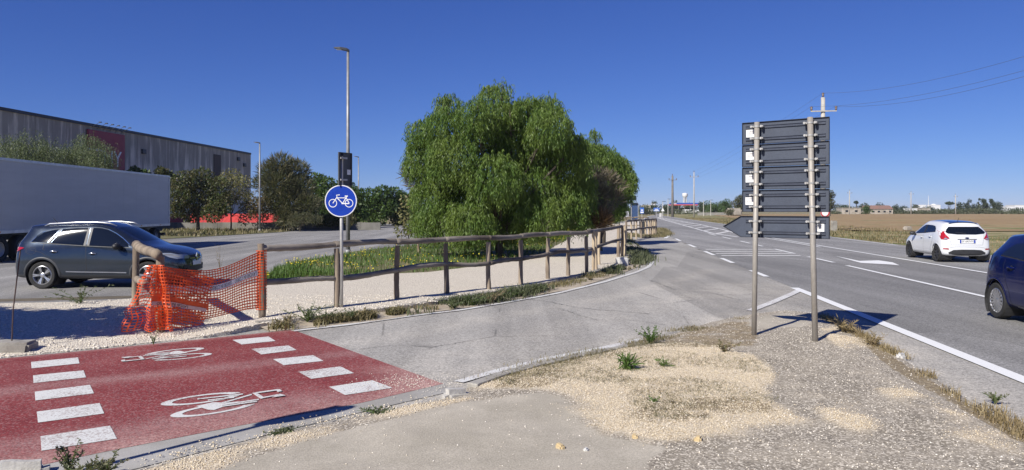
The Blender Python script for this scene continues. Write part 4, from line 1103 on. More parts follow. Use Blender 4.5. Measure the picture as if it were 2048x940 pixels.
# ---------------------------------------------------------------- grey SUV in the lorry park
def suv_mat(i, j):
    if i == 'rear': return 'glass_r' if j in (6,) else ('clad' if j < 2 else 'paint')
    if i == 'front': return 'clad' if j < 2 else 'paint'
    if j == 9 and i == 7: return 'glass_w'
    if j < 2: return 'clad'
    return 'paint'
W_ = .92
S = [
 cc(-2.12, -2.06, -1.86, -1.88, .70, .30, .36, .60, .92, 1.13, 1.46, 1.55, 1.595, .66, .60, .56, .48),
 cc(-2.02, -1.93, -1.70, -1.70, .89, .25, .34, .60, .95, 1.16, 1.485, 1.565, 1.625, .80, .68, .63, .54),
 cc(-1.72, -1.60, -1.30, -1.30, W_+.01, .24, .33, .60, .97, 1.18, 1.51, 1.585, 1.65, .85, .70, .64, .55),
 cc(-1.32, -1.15, -.93, -.93, W_+.015, .23, .32, .60, .97, 1.165, 1.53, 1.605, 1.665, .865, .71, .65, .56),
 cc(-1.20, -1.04, -.82, -.82, W_+.01, .23, .32, .59, .97, 1.155, 1.535, 1.61, 1.67, .865, .71, .65, .56),
 cc(-.34, -.26, -.21, -.20, W_-.01, .23, .32, .58, .94, 1.105, 1.545, 1.625, 1.685, .875, .715, .655, .56),
 cc(-.18, -.13, -.10, -.10, W_-.01, .23, .32, .58, .93, 1.10, 1.54, 1.62, 1.68, .875, .715, .655, .56),
 cc(.62, .72, .36, .34, W_-.005, .23, .32, .58, .91, 1.06, 1.47, 1.56, 1.625, .87, .71, .65, .56, 1.645, .40),
 cc(1.02, 1.02, 1.02, 1.10, W_+.005, .23, .32, .58, .91, 1.045, 1.10, 1.105, 1.11, .865, .80, .74, .64, 1.12, 1.26),
 cc(1.46, 1.48, 1.48, 1.50, W_+.01, .24, .33, .60, .90, 1.00, 1.045, 1.06, 1.07, .83, .74, .62, .45, 1.09),
 cc(1.94, 1.92, 1.92, 1.93, .86, .25, .34, .60, .82, .90, .945, .965, .975, .74, .66, .55, .40, .99),
 cc(2.16, 2.12, 2.10, 2.10, .68, .28, .36, .56, .72, .80, .84, .86, .87, .60, .54, .46, .34, .88)]
WB = 1.3255; RW = .345; RA = .405
kad = thing('parked_car', 'dark blue grey SUV with silver roof rails parked beyond the gravel path', 'car', (-10.60, 19.92, ZP), R(1.0))
co, fs, mi, bv_ = car_shell(S, suv_mat, (-.05, .09), [(-WB, RW, RA), (WB, RW, RA)])
kb = sub_mesh(co, fs, mi, 'paint', 'body', cp_grey, kad)
clad_grey = pmat('grey plastic cladding', (.055, .057, .062), (.045, .047, .052), .5, 6, .05, 90)
sub_mesh(co, fs, mi, 'clad', 'lower_cladding', clad_grey, kad)
for k, nm in (('glass_w', 'windscreen'), ('glass_r', 'rear_window')):
    sub_mesh(co, fs, mi, k, nm, glass_dark, kad)
for s in (-1, 1):
    for x in (-WB, WB): wheel(kad, x, s * .795, RW, .225, 5, alloy, 'double')
wheel_well(kad, -WB, RW, RA, .45, .90); wheel_well(kad, WB, RW, RA, .45, .90)
for x in (-WB, WB): arch_trim(bv_, kad, x, RW, RA, .06, clad_grey, -8, 188)
for ax in ('right', 'left'):
    seam(bv_, kad, [(ax, [(-1.62, .99), (-1.35, .93), (-1.0, .70), (-.86, .45), (-.84, .34)]), (ax, [(-1.28, 1.16), (-1.30, 1.0)]), (ax, [(-.23, 1.09), (-.22, .8), (-.20, .34)]), (ax, [(.96, 1.04), (.98, .8), (.88, .5), (.86, .34)]), (ax, [(-.84, .345), (.86, .345)]), (ax, [(-1.3, 1.0), (-1.24, .98)])])
    cap = [(-1.60 + .14*math.cos(a)*(1 if abs(math.cos(a))<.8 else .95), .965 + .085*math.sin(a)) for a in np.linspace(0, 6.283, 17)[:-1]]
    if ax == 'right': seam(bv_, kad, [(ax, cap + cap[:1])], 'fuel_flap_seam', .007)
    drape_poly(bv_, ax, [(-1.62, 1.19), (-1.52, 1.32), (-1.36, 1.435), (-1.16, 1.485), (-.98, 1.51), (-1.22, 1.165)], 'quarter_window', glass_dark, kad, .005)
    drape_poly(bv_, ax, [(-1.12, 1.155), (-.90, 1.515), (-.55, 1.54), (-.265, 1.545), (-.30, 1.105), (-.7, 1.125)], 'rear_door_window', glass_dark, kad, .005)
    drape_poly(bv_, ax, [(-.145, 1.095), (-.125, 1.545), (.06, 1.53), (.25, 1.485), (.45, 1.39), (.64, 1.265), (.80, 1.14), (.84, 1.06), (.4, 1.07)], 'front_door_window', glass_dark, kad, .005)
    # bright strip under the windows and over them, grey strips on the pillars
    mb = MB(); drape_line(bv_, ax, [(-1.63, 1.178), (-1.1, 1.143), (-.2, 1.086), (.72, 1.045), (.9, 1.04)], .016, mb, .008, 60); mb.build('window_trim', chrome, kad, True)
    mb = MB(); drape_line(bv_, ax, [(-1.635, 1.19), (-1.53, 1.335), (-1.37, 1.45), (-1.16, 1.50), (-.9, 1.53), (-.5, 1.557), (-.12, 1.56), (.07, 1.545), (.26, 1.50), (.46, 1.405), (.66, 1.275), (.84, 1.13)], .012, mb, .008, 70); mb.build('window_trim', chrome, kad, True)
    pil = pmat('satin pillar strip', (.16, .155, .15), (.13, .125, .12), .6)
    drape_poly(bv_, ax, [(-1.205, 1.16), (-.965, 1.505), (-.92, 1.51), (-1.135, 1.155)], 'door_pillar', pil, kad, .008)
    drape_poly(bv_, ax, [(-.295, 1.10), (-.26, 1.54), (-.21, 1.54), (-.235, 1.10)], 'door_pillar', pil, kad, .008)
    drape_poly(bv_, ax, [(-.215, 1.10), (-.19, 1.54), (-.13, 1.54), (-.15, 1.095)], 'door_pillar', pil, kad, .008)
    handle(bv_, kad, ax, -1.02, .95, chrome); handle(bv_, kad, ax, -.05, .90, chrome)
    # sill strip
    mb = MB(); drape_line(bv_, ax, [(-.72, .44), (-.4, .43), (.3, .42), (.8, .41)], .028, mb, .014, 40); mb.build('sill_strip', pmat('satin silver strip', (.4, .4, .42), (.34, .34, .36), .3, metal=.8), kad, True)
    sg = -1 if ax == 'right' else 1
    mirror(kad, .60, sg * .90, 1.08, black_plastic)
    # roof rail
    mb = MB(); mb.tube([(-1.45, sg*.60, 1.575), (-1.3, sg*.61, 1.645), (-.6, sg*.625, 1.68), (-.1, sg*.625, 1.685), (.25, sg*.62, 1.655), (.42, sg*.61, 1.59)], [.012, .02, .021, .021, .02, .012], 8); mb.build('roof_rail', pmat('satin rail', (.62, .62, .62), (.55, .55, .55), .3, metal=.75), kad, True)
    drape_poly(bv_, ax, [(-2.10, .98), (-2.09, 1.06), (-1.86, 1.06), (-1.78, 1.04), (-1.90, .99), (-2.0, .94), (-2.09, .90)], 'tail_lamp', red_lamp, kad, .012)
    drape_poly(bv_, 'rear', [(sg*.42, 1.0), (sg*.68, .92), (sg*.80, .98), (sg*.80, 1.06), (sg*.45, 1.05)], 'tail_lamp', red_lamp, kad, .012)
    # headlamp: wraps from the side to the nose
    drape_poly(bv_, ax, [(1.62, .905), (1.86, .90), (2.06, .845), (2.10, .76), (2.02, .745), (1.84, .80)], 'headlamp', clear_lamp, kad, .010)
    drape_poly(bv_, 'front', [(sg*.34, .79), (sg*.42, .74), (sg*.72, .755), (sg*.78, .82), (sg*.70, .86), (sg*.40, .84)], 'headlamp', clear_lamp, kad, .010)
    drape_poly(bv_, 'front', [(sg*.40, .50), (sg*.62, .50), (sg*.62, .58), (sg*.40, .58)], 'fog_lamp', black_plastic, kad, .008)
    mb = MB(); drape_line(bv_, ax, [(1.72, .86), (1.9, .85), (2.05, .80)], .022, mb, .016, 12); mb.build('lamp_strip', chrome, kad)
# grille, badge, bumper intake, wiper
drape_poly(bv_, 'front', [(-.40, .80), (-.32, .70), (.32, .70), (.40, .80), (.25, .83), (-.25, .83)], 'grille', black_plastic, kad, .010)
for s in (-1, 1):
    mb = MB(); drape_line(bv_, 'front', [(s*.1, .735), (s*.38, .745)], .014, mb, .016); mb.build('grille_bar', chrome, kad)
pb = drape_pt(bv_, 'front', 0, .77, .02)
dm = MB(); M_ = Matrix.Translation(pb) @ Matrix.Rotation(R(90), 4, 'Y')
for o_, i_ in (((.105, .0), .06),):
    q = [(.105, 0), (0, .06), (-.105, 0), (0, -.06)]; q2 = [(x*.45, y*.45) for x, y in q]
    dm.add([M_ @ Vector((x, y, h)) for h in (0, .02) for x, y in q] + [M_ @ Vector((x, y, h)) for h in (0, .02) for x, y in q2],
           [(4+k, 4+(k+1) % 4, 12+(k+1) % 4, 12+k) for k in range(4)] + [(k, (k+1) % 4, 4+(k+1) % 4, 4+k) for k in range(4)] + [(8+k, 12+k, 12+(k+1) % 4, 8+(k+1) % 4) for k in range(4)])
dm.build('badge', chrome, kad)
drape_poly(bv_, 'front', [(-.55, .42), (.55, .42), (.48, .54), (-.48, .54)], 'bumper_intake', black_plastic, kad, .008)
drape_poly(bv_, 'front', [(-.26, .56), (.26, .56), (.26, .665), (-.26, .665)], 'number_plate', white_sign, kad, .016)
MB().tube([(-1.45, 0, 1.66), (-1.58, 0, 1.80)], [.012, .004], 6).build('aerial', black_plastic, kad)
seam(bv_, kad, [('top', [(1.12, -.62), (1.5, -.68), (1.95, -.60)]), ('top', [(1.12, .62), (1.5, .68), (1.95, .60)])], 'bonnet_seam')
MB().box((-.05, 0, .30), (3.2, 1.2, .14)).build('underbody', black_plastic, kad)

# ---------------------------------------------------------------- small hatchbacks
def hatch_net(k=1.0, roofz=1.43, belt=.93, bel_r=1.06, wd=.86, rear=-1.78, tail=.0):
    """five door hatchback, about 3.95 m long"""
    z = roofz
    return [
     cc(rear+.02, rear+.09, rear+.33, rear+.33, wd*.80, .27, .34, .50, .80, bel_r-.04, z-.13, z-.055, z-.03, wd*.76, wd*.63, wd*.57, wd*.47),
     cc(rear+.13, rear+.22, rear+.46, rear+.46, wd*.97, .22, .30, .50, .84, bel_r-.01, z-.12, z-.045, z-.005, wd*.90, wd*.735, wd*.69, wd*.58),
     cc(rear+.44, rear+.56, rear+.78, rear+.78, wd*1.0, .20, .29, .50, .85, bel_r+.02, z-.105, z-.03, z+.025, wd*.94, wd*.77, wd*.71, wd*.60),
     cc(rear+.66, rear+.78, rear+.94, rear+.94, wd*1.0, .20, .28, .50, .85, bel_r, z-.095, z-.015, z+.04, wd*.945, wd*.775, wd*.715, wd*.61),
     cc(rear+.90, rear+1.0, rear+1.12, rear+1.12, wd*1.0, .20, .28, .50, .84, bel_r-.02, z-.085, z-.005, z+.05, wd*.945, wd*.78, wd*.72, wd*.62),
     cc(-.22, -.17, -.12, -.12, wd*.99, .20, .28, .50, .83, belt+.06, z-.08, z+.005, z+.06, wd*.95, wd*.785, wd*.725, wd*.62),
     cc(-.10, -.06, -.03, -.03, wd*.99, .20, .28, .50, .82, belt+.05, z-.08, z+.003, z+.055, wd*.95, wd*.785, wd*.725, wd*.62),
     cc(.66, .78, .30, .28, wd*.99, .20, .28, .50, .80, belt, z-.16, z-.07, z-.005, wd*.945, wd*.78, wd*.72, wd*.62, z+.01, .34),
     cc(1.0, 1.04, 1.04, 1.10, wd*1.0, .20, .28, .50, .79, belt-.02, belt+.03, belt+.035, belt+.04, wd*.93, wd*.86, wd*.80, wd*.70, belt+.06, 1.26),
     cc(1.38, 1.42, 1.42, 1.44, wd*1.0, .20, .28, .50, .77, belt-.08, belt-.045, belt-.03, belt-.02, wd*.88, wd*.78, wd*.66, wd*.48, belt),
     cc(1.78, 1.76, 1.76, 1.77, wd*.93, .22, .30, .50, .68, .76, .79, .80, .81, wd*.80, wd*.70, wd*.58, wd*.42, .82),
     cc(1.98, 1.95, 1.93, 1.93, wd*.72, .25, .32, .46, .58, .65, .68, .69, .70, wd*.62, wd*.55, wd*.46, wd*.34, .71)]
def hatch_mat(roof):
    def f(i, j):
        if i == 'rear': return 'clad' if j < 2 else 'paint'
        if i == 'front': return 'clad' if j < 2 else 'paint'
        if j == 9 and i == 7: return 'glass_w'
        if roof and j == 9 and 0 <= i <= 6: return 'roof'
        return 'paint'
    return f
def plate(parent, axis_pt, yaw, txt, w=.52, h=.115):
    M = Matrix.Translation(axis_pt) @ Matrix.Rotation(yaw, 4, 'Z') @ Matrix.Rotation(R(90), 4, 'X')
    o = MB().prism([(-w/2, -h/2), (w/2, -h/2), (w/2, h/2), (-w/2, h/2)], .012, M).build('number_plate', white_sign, parent)
    for s in (-1, 1): MB().prism([(s*w/2 - s*.052, -h/2+.004), (s*w/2 - s*.003, -h/2+.004), (s*w/2 - s*.003, h/2-.004), (s*w/2 - s*.052, h/2-.004)][::(1 if s > 0 else -1)], .002, M @ Matrix.Translation((0, 0, .012))).build('plate_band', blue_sign, o)
    text_on(txt, .095, M @ Matrix.Translation((0, 0, .0135)), flat('plate black', (.02, .02, .02), .5), 'plate_lettering', o)
    return o

def hatchback(name, label, loc, rz, pm, roofm, rimm, spokes, style, rear_glass=True, kind='a', scale=1.0, plate_txt=None):
    c = thing(name, label, 'car', loc, rz); c.scale = (scale,) * 3
    S = hatch_net()
    wb = 1.245; rw = .305; ra = .36
    co, fs, mi, bv = car_shell(S, hatch_mat(roofm), (-.07, .08), [(-wb, rw, ra), (wb, rw, ra)])
    sub_mesh(co, fs, mi, 'paint', 'body', pm, c); sub_mesh(co, fs, mi, 'clad', 'bumper_underside', black_plastic, c)
    if roofm: sub_mesh(co, fs, mi, 'roof', 'roof', roofm, c)
    sub_mesh(co, fs, mi, 'glass_w', 'windscreen', glass_dark, c)
    drape_poly(bv, 'rear', [(-.50, 1.275), (-.60, 1.18), (-.665, 1.08), (-.60, 1.03), (-.3, 1.0), (.3, 1.0), (.60, 1.03), (.665, 1.08), (.60, 1.18), (.50, 1.275)], 'rear_window', glass_dark, c, .006)
    for s in (-1, 1):
        for x in (-wb, wb): wheel(c, x, s * .735, rw, .20, spokes, rimm, style)
    wheel_well(c, -wb, rw, ra, .42, .84); wheel_well(c, wb, rw, ra, .42, .84)
    for x in (-wb, wb): arch_trim(bv, c, x, rw, ra, .03, pm, -6, 186, .008)
    for ax in ('right', 'left'):
        sg = -1 if ax == 'right' else 1
        seam(bv, c, [(ax, [(-.95, 1.02), (-.98, .9), (-.90, .68), (-.78, .5), (-.76, .30)]), (ax, [(-.14, .98), (-.13, .7), (-.12, .29)]), (ax, [(.92, .92), (.94, .7), (.84, .45), (.82, .29)]), (ax, [(-.76, .295), (.82, .295)])], w=.008)
        handle(bv, c, ax, -.74, .90, pm, .17); handle(bv, c, ax, .02, .85, pm, .17)
        mirror(c, .60, sg * .84, .98, black_plastic if kind == 'a' else pm, .9)
        drape_poly(bv, ax, [(-1.12, 1.09), (-1.02, 1.20), (-.86, 1.285), (-.6, 1.315), (-.21, 1.325), (-.235, 1.03), (-.7, 1.065)], 'rear_door_window', glass_dark, c, .005)
        drape_poly(bv, ax, [(-.10, 1.02), (-.09, 1.325), (.05, 1.31), (.22, 1.265), (.42, 1.18), (.62, 1.07), (.74, .985), (.4, .985)], 'front_door_window', glass_dark, c, .005)
        mb = MB(); drape_line(bv, ax, [(-1.12, 1.08), (-.7, 1.055), (-.1, 1.01), (.74, .975)], .018, mb, .005, 40); mb.build('window_trim', black_plastic, c)
        mb = MB(); drape_line(bv, ax, [(-.17, 1.02), (-.16, 1.2), (-.15, 1.325)], .12, mb, .006, 20); mb.build('door_pillar', black_plastic, c)
        if kind == 'a':
            drape_poly(bv, ax, [(-1.66, .86), (-1.63, 1.02), (-1.56, 1.13), (-1.53, 1.10), (-1.52, .98), (-1.53, .88), (-1.59, .85)], 'tail_lamp', red_lamp, c, .010)
            drape_poly(bv, 'rear', [(sg*.57, .86), (sg*.68, .80), (sg*.80, .82), (sg*.81, 1.0), (sg*.775, 1.13), (sg*.73, 1.16), (sg*.68, 1.02)], 'tail_lamp', red_lamp, c, .010)
            drape_poly(bv, 'rear', [(sg*.61, .855), (sg*.69, .815), (sg*.75, .83), (sg*.70, .885)], 'reverse_lamp', clear_lamp, c, .013)
            drape_poly(bv, 'rear', [(sg*.60, .46), (sg*.78, .47), (sg*.76, .51), (sg*.61, .50)], 'rear_reflector', red_lamp, c, .010)
        else:
            drape_poly(bv, ax, [(-1.64, .92), (-1.60, 1.06), (-1.52, 1.14), (-1.47, 1.02), (-1.50, .90)], 'tail_lamp', red_lamp, c, .008)
        drape_poly(bv, ax, [(1.42, .79), (1.62, .80), (1.86, .70), (1.90, .62), (1.70, .66)], 'headlamp', clear_lamp, c, .008)
    seam(bv, c, [('rear', [(-.60, 1.02), (-.57, .85), (-.52, .63), (.52, .63), (.57, .85), (.60, 1.02)]), ('rear', [(-.70, .50), (-.4, .56), (.4, .56), (.70, .50)])], 'tailgate_seam', .006)
    drape_poly(bv, 'rear', [(-.60, .30), (.60, .30), (.62, .36), (.46, .45), (.2, .465), (-.2, .465), (-.46, .45), (-.62, .36)], 'rear_diffuser', black_plastic, c, .012)
    if plate_txt:
        p = drape_pt(bv, 'rear', 0, .755, .012)
        plate(c, (p.x, 0, .755), R(-90), plate_txt)
        mb = MB(); drape_line(bv, 'rear', [(-.32, .83), (.32, .83)], .022, mb, .014); mb.build('plate_hood', black_plastic, c)
        mb = MB(); mb.lathe([(0, .012), (.06, .010), (.07, 0)], 20, Matrix.Translation(drape_pt(bv, 'rear', 0, .875, .004)) @ Matrix.Rotation(R(-90), 4, 'Y') @ Matrix.Diagonal((.45, 1, 1, 1))); mb.build('badge', flat('dark blue badge', (.02, .03, .09), .3), c)
        mb = MB(); drape_line(bv, 'rear', [(.02, 1.03), (.2, 1.06), (.36, 1.06)], .018, mb, .015); mb.build('rear_wiper', black_plastic, c)
    mb = MB(); sp = [drape_pt(bv, 'top', S[0][9][0] + .10, y, -.01) for y in np.linspace(-.48, .48, 11)]
    mb.strip([p + Vector((-.05, 0, .012)) for p in sp], .16); mb.build('spoiler', roofm or pm, c, True)
    drape_poly(bv, 'front', [(-.5, .34), (.5, .34), (.45, .5), (-.45, .5)], 'grille', black_plastic, c, .008)
    MB().tube([(-1.0, 0, 1.45), (-1.12, 0, 1.60)], [.010, .004], 6).build('aerial', black_plastic, c)
    MB().box((0, 0, .28), (2.9, 1.1, .12)).build('underbody', black_plastic, c)
    return c
hd = math.atan2(.99, .135)
hatchback('white_car', 'white hatchback with a black roof driving away in the far lane', (15.72, 27.2, .008), hd, cp_white, cp_black, black_plastic, 7, 'single', kind='a', scale=.955, plate_txt='EP 643VM')
hd2 = math.atan2(-.99, -.12)
hatchback('blue_car', 'dark navy hatchback cut off by the right edge of the picture', (8.68, 11.15, .008), hd2, cp_navy, None, alloy, 17, 'multi', kind='b', scale=.97)

# ---------------------------------------------------------------- lorry trailer
tr = thing('lorry_trailer', 'long plain grey box trailer of a lorry parked behind the SUV', 'trailer', (-20.95, 35.4, ZP), math.atan2(17, -.62))
tp = NT('painted trailer side'); v = tp.pos(False)
c_ = tp.mix(tp.mapr(tp.noise(tp.stretch(v, .3, 1, 2), 1.2, 5), .3, .7), (.47, .475, .47), (.42, .425, .42))
c_ = tp.mix(tp.math('MULTIPLY', tp.mapr(tp.noise(tp.stretch(v, 3, 3, .25), 1.6, 5, .7), .55, .75), .3), c_, (.36, .35, .33))
tp.base(c_, .45); tp = tp.m
LT, WT = 16.6, 2.55
for k in range(12):
    x0 = -LT/2 + k * LT/12
    for s in (-1, 1):
        MB().box((x0 + LT/24, s*(WT/2 - .02), 2.56), (LT/12 - .005, .04, 2.70)).build('side_panel', tp, tr, bevel=.004)
MB().box((0, 0, 3.93), (LT - .02, WT - .08, .06)).build('roof', tp, tr)
MB().box((0, 0, 1.16), (LT - .04, WT - .1, .10)).build('floor', dark_metal, tr)
rail_m = pmat('aluminium rail', (.55, .55, .56), (.45, .45, .46), .4, metal=.6)
for s in (-1, 1):
    MB().box((0, s*(WT/2), 3.95), (LT, .07, .10)).build('top_rail', rail_m, tr)
    MB().box((0, s*(WT/2 + .003), 1.16), (LT, .07, .13)).build('bottom_rail', rail_m, tr)
    MB().box((0, s*.42, .95), (LT - .6, .12, .30)).build('chassis_beam', dark_metal, tr)
for e in (-1, 1):
    for s in (-1, 1): MB().box((e*(LT/2 - .035), s*(WT/2 - .03), 2.56), (.09, .11, 2.72)).build('corner_post', rail_m, tr)
    MB().box((e*(LT/2 - .03), 0, 2.56), (.03, WT - .2, 2.66)).build('end_wall', tp, tr)
    MB().box((e*(LT/2 - .25), 0, .62), (.10, WT - .3, .14)).build('under_run_bar', dark_metal, tr)
for s in (-1, 1):
    for x in (-6.9, -5.6, -4.3, 5.4, 6.7):
        M = Matrix.Translation((x, s*1.08, .5)) @ Matrix.Rotation(R(-90) * s, 4, 'X')
        t_ = MB().lathe([(.29, -.17), (.46, -.17), (.5, -.12), (.5, .12), (.46, .17), (.29, .16), (.29, -.17)], 28, M).build('wheel', black_rubber, tr, True, autos=R(40))
        MB().lathe([(.30, .14), (.26, .06), (.14, .0), (.12, .10), (.0, .10)], 24, M).build('rim', galv, t_, True)
    for x in (1.5, -1.4): MB().box((x, s*1.0, .72), (1.6, .5, .5)).build('side_box', dark_metal, tr, bevel=.03)
    MB().box((.2, s*1.2, .55), (6.0, .03, .12)).build('side_guard', rail_m, tr)
    mb = MB(); mb.tube([(3.2, s*.9, 0.02), (3.2, s*.9, 1.0)], .06, 8); mb.box((3.2, s*.9, .03), (.3, .3, .05)); mb.build('landing_leg', dark_metal, tr)

amber = flat('amber marker lens', (.55, .20, .02), .3)
for s in (-1, 1):
    for k in range(7): MB().box((-LT/2 + 1.2 + 2.35 * k, s*(WT/2 + .042), 1.165), (.14, .02, .05)).build('marker_lamp', amber, tr)
for k in range(5): MB().box((LT/2 - .16, -(WT/2 + .004), 1.55 + .5 * k), (.10, .012, .16)).build('door_hinge', rail_m, tr)
# ================================================================ FENCES, SIGNS, LAMPS, NET
log_m = pmat('weathered fence log', (.30, .24, .175), (.15, .115, .085), .9, 3.5, .7, 26, st=(1, 1, .22), lo=.38, hi=.62)
log_h = pmat('weathered fence rail', (.27, .235, .195), (.095, .075, .058), .9, 3.0, .8, 26, st=(.22, .22, 1), lo=.36, hi=.62)
log_new = pmat('newer pale fence post', (.50, .41, .28), (.36, .28, .19), .85, 3.5, .4, 26, st=(1, 1, .22))
def log(mb, a, b, r, seed, n=10, wob=.022, sag=0.0):
    q = random.Random(seed); a = Vector(a); b = Vector(b); pts = []; rr = []
    d = (b - a).normalized(); u = d.cross(Vector((0, 0, 1)) if abs(d.z) < .8 else Vector((1, 0, 0))).normalized(); w = d.cross(u)
    ph = q.uniform(0, 6)
    L = (b - a).length
    for k in range(n + 1):
        t = k / n
        o = (math.sin(t * 4.2 + ph) - (1-t) * math.sin(ph) - t * math.sin(4.2 + ph)) * wob * .8
        pts.append(a + (b - a) * t + w * (o + sag * math.sin(math.pi * t)) + u * o * .4); rr.append(r * (1 + q.uniform(-.09, .09)) * (1.06 - .12 * t))
    mb.tube(pts, rr, 10)
    return mb
def post(parent, p, h, r, seed, mat, lean=(0, 0)):
    return log(MB(), (0 + p[0], p[1], p[2] - .35), (p[0] + lean[0], p[1] + lean[1], p[2] + h), r, seed, 9, .018).build('post', mat, parent, True, autos=R(50))

lf = thing('wooden_fence', 'long rustic log fence curving beside the gravel path', 'fence', (0, 0, 0))
fp = [(523, 631), (673, 614), (795, 598), (893, 587), (979, 578), (1043, 568), (1097, 558), (1138, 551), (1172, 546.5)]
FP = [at(x, y, ZT) for x, y in fp] + [at(1243, 512, ZT)]
tops = []
for k, p in enumerate(FP[:-1]):
    h = 1.16 if k == 0 else 1.03 - .004 * k
    post(lf, p, h, .050 if k else .062, 50 + k, log_m, (random.uniform(-.02, .02), random.uniform(-.02, .02)))
mids = [.54, .50, .55, .60, .55, .58, .62, .62, .60, .62]
for k in range(len(FP) - 1):
    a, b = FP[k], FP[k+1]
    ha = 1.10 if k else 1.08; hb = 1.10
    off = Vector((0, 0, 0)); e = (b - a).normalized() * .05
    log(MB(), a + Vector((0, 0, ha)) - e * (0 if k == 0 else 1), b + Vector((0, 0, hb)) + e, .056, 70 + k, 14, .013).build('rail', log_h, lf, True)
    nrm_ = Vector((0, 0, 0))
    log(MB(), a + Vector((0, 0, mids[k])), b + Vector((0, 0, mids[k+1])), .050, 90 + k, 14, .022).build('rail', log_h, lf, True)
for (x, y, h, r, m) in [(1186, 541, 1.12, .042, log_new), (1192, 538, 1.10, .045, log_new), (1199, 529, 1.08, .045, log_new), (1237, 513, 1.16, .06, log_m), (1244, 512, 1.12, .055, log_m), (1250, 511, 1.10, .055, log_new)]:
    post(lf, at(x, y, ZT), h, r, int(x), m)
cf = thing('wooden_fence', 'short rustic log fence beside the orange net, with a sloping top rail', 'fence', (0, 0, 0))
pA = at(272, 614, ZT - .02); pB = at(321, 660, .07)
post(cf, pA, 1.06, .058, 201, log_m); post(cf, pB, 1.06, .062, 202, log_m)
log(MB(), pA + Vector((-.03, .08, 1.10)), pB + Vector((.02, -.12, 1.09)), .075, 203, 12, .03).build('rail', log_m, cf, True)
log(MB(), pA + Vector((0, .0, .50)), pB + Vector((0, -.06, .46)), .062, 204, 12, .03).build('rail', log_m, cf, True)
ff = thing('wooden_fence', 'farther log fence on the second kerb nose, crowded with pale posts', 'fence', (0, 0, 0))
a0 = at(1252, 479, ZT); b0 = at(1312, 467, ZT)
fpts = []
for k, t in enumerate((0, .14, .30, .46, .60, .72, .80, .87, .93, 1.0)):
    p = a0.lerp(b0, t); fpts.append(p)
    post(ff, p, 1.02, .07 if k > 4 else .055, 300 + k, log_new if k % 3 else log_m)
for k in range(len(fpts) - 1):
    for h in (1.06, .52): log(MB(), fpts[k] + Vector((0, 0, h)), fpts[k+1] + Vector((0, 0, h)), .06, 320 + 2 * k + int(h), 6, .02).build('rail', log_h, ff, True)
bf = thing('wooden_fence', 'farthest thin log fence at the back of the gravel, in front of the kiosk', 'fence', (0, 0, 0))
q0 = at(1208, 461, ZT); q1 = at(1296, 458, ZT); prev = None
for k in range(7):
    p = q0.lerp(q1, k / 6); post(bf, p, 1.05, .05, 350 + k, log_new if k % 2 else log_m)
    if prev is not None:
        for h in (1.05, .35): log(MB(), prev + Vector((0, 0, h)), p + Vector((0, 0, h)), .05, 360 + 2 * k + int(h), 6, .02).build('rail', log_new, bf, True)
    prev = p
bn = thing('litter_bin', 'black litter bin behind the farther log fence', 'bin', tuple(at(1286, 468, ZT)))
MB().lathe([(.24, 0), (.27, .85), (.29, .87), (.27, .9), (.22, .9), (.20, .1)], 20).build('bin_body', black_plastic, bn, True, autos=R(40))
MB().tube([(0, -.3, 0), (0, -.3, 1.05)], .03, 6).build('post', dark_metal, bn)

def block(name, label, p, d, rz, seed, mat=None, cat='concrete block', bev=.03):
    q = random.Random(seed); mb = MB(); mb.box((0, 0, d[2] / 2 - .04), (d[0], d[1], d[2] + .08))
    me = mb.mesh(name); bm = bmesh.new(); bm.from_mesh(me)
    bmesh.ops.bevel(bm, geom=bm.edges[:], offset=bev, segments=2, affect='EDGES')
    bmesh.ops.subdivide_edges(bm, edges=[e for e in bm.edges if e.calc_length() > .12], cuts=3, use_grid_fill=True)
    for v_ in bm.verts: v_.co += Vector((noise.noise(v_.co * 6 + Vector((seed, 0, 0))), noise.noise(v_.co * 6 + Vector((0, seed, 0))), noise.noise(v_.co * 6 + Vector((0, 0, seed))))) * .018
    bm.to_mesh(me); bm.free()
    o = link(name, me, mat or concrete, None, True); me.set_sharp_from_angle(angle=R(45)); o.location = p; o.rotation_euler = (0, 0, rz)
    return tag(o, label, cat)
block('concrete_block', 'pale concrete block under the posts at the fence corner', at(1244, 529, .06), (.36, .26, .22), .3, 3, pmat('pale concrete', (.60, .59, .56), (.48, .47, .45), .9, 3, .4, 40))
block('concrete_block', 'mossy concrete block holding the thin iron rod, left edge', at(22, 704, .0), (.52, .32, .14), .15, 5)
rod = MB(); ra = at(23, 684, .12); rod.tube([ra - Vector((0, 0, .10)), ra + Vector((.02, 0, .4)), Vector((ra.x + .10, ra.y + .02, ra.z + 1.17))], .0085, 6)
tag(rod.build('iron_rod', pmat('rusty iron', (.10, .06, .045), (.06, .04, .035), .85, 8, .3, 60)), 'thin rusty iron rod leaning out of the concrete block', 'rod')
# kerb stones along the path
kerb = thing('kerb', None, None); del_keys = [k for k in kerb.keys()]
tag(kerb, 'low concrete kerb along the gravel path', kind='structure')
KP = resample([(p.x, p.y, 0) for p in KERB], 26)
for k in range(25):
    a, b = Vector(KP[k]), Vector(KP[k+1]); d = b - a; n_ = Vector((-d.y, d.x, 0)).normalized(); q = random.Random(k)
    mb = MB(); mb.box((0, 0, 0), (d.length - .014, .14, .30)); o = mb.build('kerb_stone', concrete, kerb, bevel=.012)
    o.location = (a + b) / 2 + n_ * .05 + Vector((0, 0, ZT - .15 + .006 + q.uniform(-.006, .01) - (.02 if k < 1 else 0))); o.rotation_euler = (q.uniform(-.02, .02), 0, math.atan2(d.y, d.x) + q.uniform(-.01, .01))
ik = thing('island_kerb', None, None); tag(ik, 'worn kerb stones along the left edge of the island', kind='structure')
IKP = resample([(p.x, p.y, 0) for p in [at(940, 779), at(1000, 757), at(1100, 729), at(1200, 707), at(1285, 689)]], 6)
